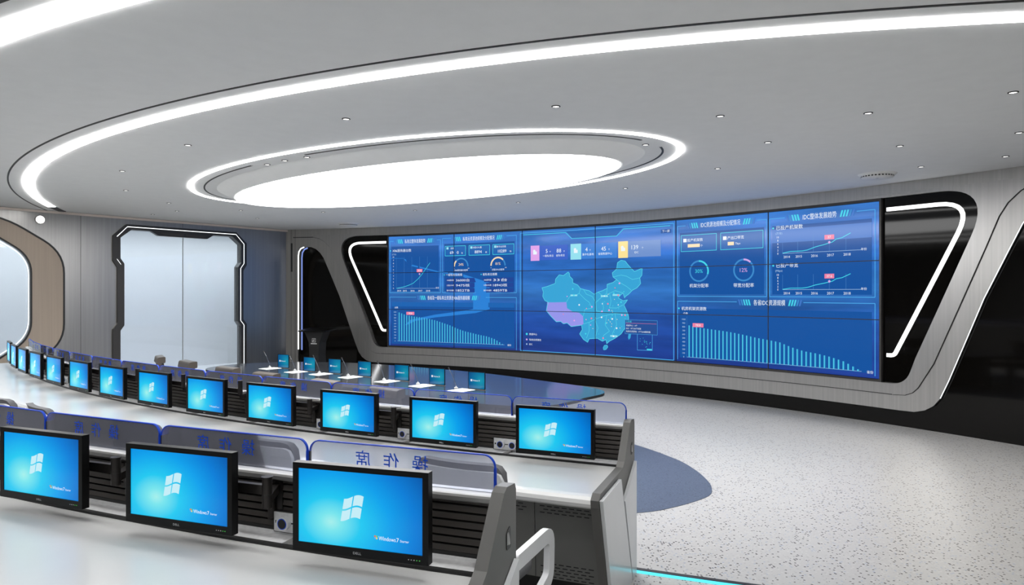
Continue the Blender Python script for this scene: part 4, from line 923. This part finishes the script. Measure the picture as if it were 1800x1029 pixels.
def make_display():
    o = empty('table_display'); w, h = .14, .25
    m = MB(); m.box(-w, w, 0, .012, 0.004, h, 'mon'); m.box(-w, -w+.008, -.002, 0, .004, h, 'mon'); m.box(w-.008, w, -.002, 0, .004, h, 'mon'); m.box(-w, w, -.002, 0, .004, .014, 'mon'); m.box(-w, w, -.002, 0, h-.008, h, 'mon'); m.build('display_case', o)
    m = MB(); m.add([(-w+.008, 0, -.115), (w-.008, 0, -.115), (w-.008, 0, .115), (-w+.008, 0, .115)], [(0, 1, 2, 3)], 'wallp10'); s_ = m.build('screen', o); s_.location = (0, -.001, .128)
    m = MB()
    for a in (-.098, -.083):
        for b in (-.012, .003): m.add([(a, -.001, b), (a+.013, -.001, b-.001), (a+.013, -.001, b+.013), (a, -.001, b+.012)], [(0, 1, 2, 3)], 'txtw')
    put_text(m, 'Windows 10', .032, lambda a, b: (a, -.001, b), 'txtw', -.005, 0, width=.115); m.build('screen_logo', s_)
    m = MB(); m.box(-w-.01, w+.01, -.02, .03, 0, .004, 'rail'); m.build('display_foot', o); return o
def make_mic():
    o = empty('gooseneck_microphone'); m = MB(); m.cyl((0, 0, 0), (0, 0, .012), .028, 'mark'); m.cyl((0, 0, .012), (0, 0, .03), .010, 'mark'); m.build('mic_base', o)
    m = MB(); m.tube([(0, 0, .03), (-.02, 0, .10), (-.06, -.005, .20), (-.095, -.01, .27)], .0045, 'chrome'); m.build('gooseneck', o)
    m = MB(); m.cyl((-.095, -.01, .27), (-.108, -.012, .30), .009, 'frame'); m.build('mic_head', o); return o
def make_paper():
    m = MB(); m.box(-.155, .155, -.125, .125, 0, .004, 'paper'); return m.build('paper_sheet')
dsp = make_display(); mic = make_mic(); pap = make_paper(); TA = rad(-37.7)
for i, (x, y) in enumerate(DP):
    k = 6-i
    o = dsp if i == 0 else copy_tree(dsp); o.location = (x, y, TZ); o.rotation_euler = (0, 0, rad(-29))
    tag(o, 'small upright teal screen on the dark table, %s from the floor-inlay end' % NUM[k], 'table display', 'screens along the meeting table')
    o = mic if i == 0 else copy_tree(mic); o.location = (x-.30, y+.15, TZ)
    tag(o, 'thin gooseneck microphone on the dark table, %s from the floor-inlay end' % NUM[k], 'microphone', 'microphones along the meeting table')
    o = pap if i == 0 else pap.copy()
    if i: COL.objects.link(o)
    o.location = (x-.21, y-.08, TZ); o.rotation_euler = (0, 0, rad(52))
    tag(o, 'white paper sheet before a table screen, %s from the floor-inlay end' % NUM[k], 'paper', 'papers along the meeting table')
# dark chairs round the meeting table
def make_dark_chair():
    o = empty('meeting_chair'); chair_base(o); pad(.24, .24, .40, .48, 'chaird', parent=o)
    curved_back('back_pad', o, .21, .47, .93, -.235, .03, .03, 'chaird', rnd=.04, lean=.06)
    m = MB(); tp_ = [(-.225, 0), (.225, 0)]
    m.prism(arcpts([(-.35, .84, .02), (-.20, .855, .02), (-.20, .965, .02), (-.33, .955, .03)], .02, 3), -.255, .255, 'chairf', axis='x'); m.build('headrest', o)
    for sx in (-1, 1):
        m = MB(); m.prism([(-.26, .45), (-.22, .45), (-.27, .88), (-.325, .88)], sx*.24-.016, sx*.24+.016, 'chairf', axis='x'); m.build('side_frame', o)
        m = MB(); m.box(sx*.27-.025, sx*.27+.025, -.18, .16, .63, .655, 'chaird'); m.box(sx*.27-.012, sx*.27+.012, -.02, .03, .42, .63, 'chairf'); m.build('armrest', o)
    return o
dc = make_dark_chair()
for i, (x, y, a, lab) in enumerate([(-6.18, 12.62, -58, 'standing apart nearest the glass doors'), (-5.30, 11.80, -46, 'second closest to the glass doors'), (-4.24, 10.84, -38, 'overlapping the rounded table end'), (-3.38, 10.10, -38, 'fourth along from the glass doors'), (-2.30, 9.28, -38, 'fifth along from the glass doors'), (-1.36, 8.56, -38, 'farthest from the glass doors')]):
    o = dc if i == 0 else copy_tree(dc); o.location = (x, y, 0); o.rotation_euler = (0, 0, rad(a))
    tag(o, 'dark leather meeting chair with bronze frame, %s' % lab, 'chair', 'dark chairs at the meeting table')

# ------------------------------------------------------------------ podium
pd = empty('podium', (-4.98, 17.55, 0), rad(-20)); tag(pd, 'tall black podium with small white emblem against the black glass wall', 'podium')
m = MB(); m.prism([(-.17, 0), (.17, 0), (.14, .55), (.16, .85), (.28, 1.12), (-.28, 1.12), (-.16, .85), (-.14, .55)], -.15, .15, 'blackmat', axis='y'); m.build('podium_body', pd)
m = MB(); m.add([(-.42, -.24, 1.12), (.42, -.24, 1.12), (.42, .26, 1.17), (-.42, .26, 1.17), (-.42, -.24, 1.15), (.42, -.24, 1.15), (.42, .26, 1.20), (-.42, .26, 1.20)], [(0, 1, 2, 3), (4, 5, 6, 7), (0, 1, 5, 4), (1, 2, 6, 5), (2, 3, 7, 6), (3, 0, 4, 7)], 'mon'); m.build('podium_top', pd)
m = MB(); m.box(-.26, .26, -.2, .2, 0, .04, 'blackmat'); m.build('podium_base', pd)
m = MB(); F = lambda s_, z_, d: (s_, -.151-d, z_)
strip_path(m, [(-.05, .86), (.05, .86), (.05, .95), (-.05, .95), (-.05, .86)], .01, F, 0, .002, 'mark'); strip_path(m, [(-.03, .88), (-.01, .93), (.0, .88), (.02, .93)], .012, F, 0, .002, 'mark')
strip_path(m, [(-.09, .82), (.09, .82)], .02, F, 0, .002, 'mark'); m.build('emblem', pd)

# ------------------------------------------------------------------ camera, world, view
cam = bpy.data.cameras.new('camera'); co = bpy.data.objects.new('camera', cam); COL.objects.link(co)
co.location = (0, 0, 2.12); co.rotation_euler = (pi/2, 0, 0); cam.sensor_width = 36; cam.lens = 36*1205/1800; cam.clip_start = .05; cam.clip_end = 200
scene.camera = co
w = bpy.data.worlds.new('world'); scene.world = w; w.use_nodes = True; w.node_tree.nodes['Background'].inputs[0].default_value = (.5, .55, .6, 1); w.node_tree.nodes['Background'].inputs[1].default_value = .1
vs = scene.view_settings; vs.view_transform = 'Standard'; vs.look = 'None'; vs.gamma = 1; vs.exposure = 0.; vs.use_curve_mapping = False
scene.cycles.max_bounces = 8; scene.cycles.diffuse_bounces = 4; scene.cycles.glossy_bounces = 4; scene.cycles.transparent_max_bounces = 12
scene.cycles.sample_clamp_indirect = 8; scene.cycles.use_denoising = True; scene.cycles.caustics_reflective = False; scene.cycles.caustics_refractive = False
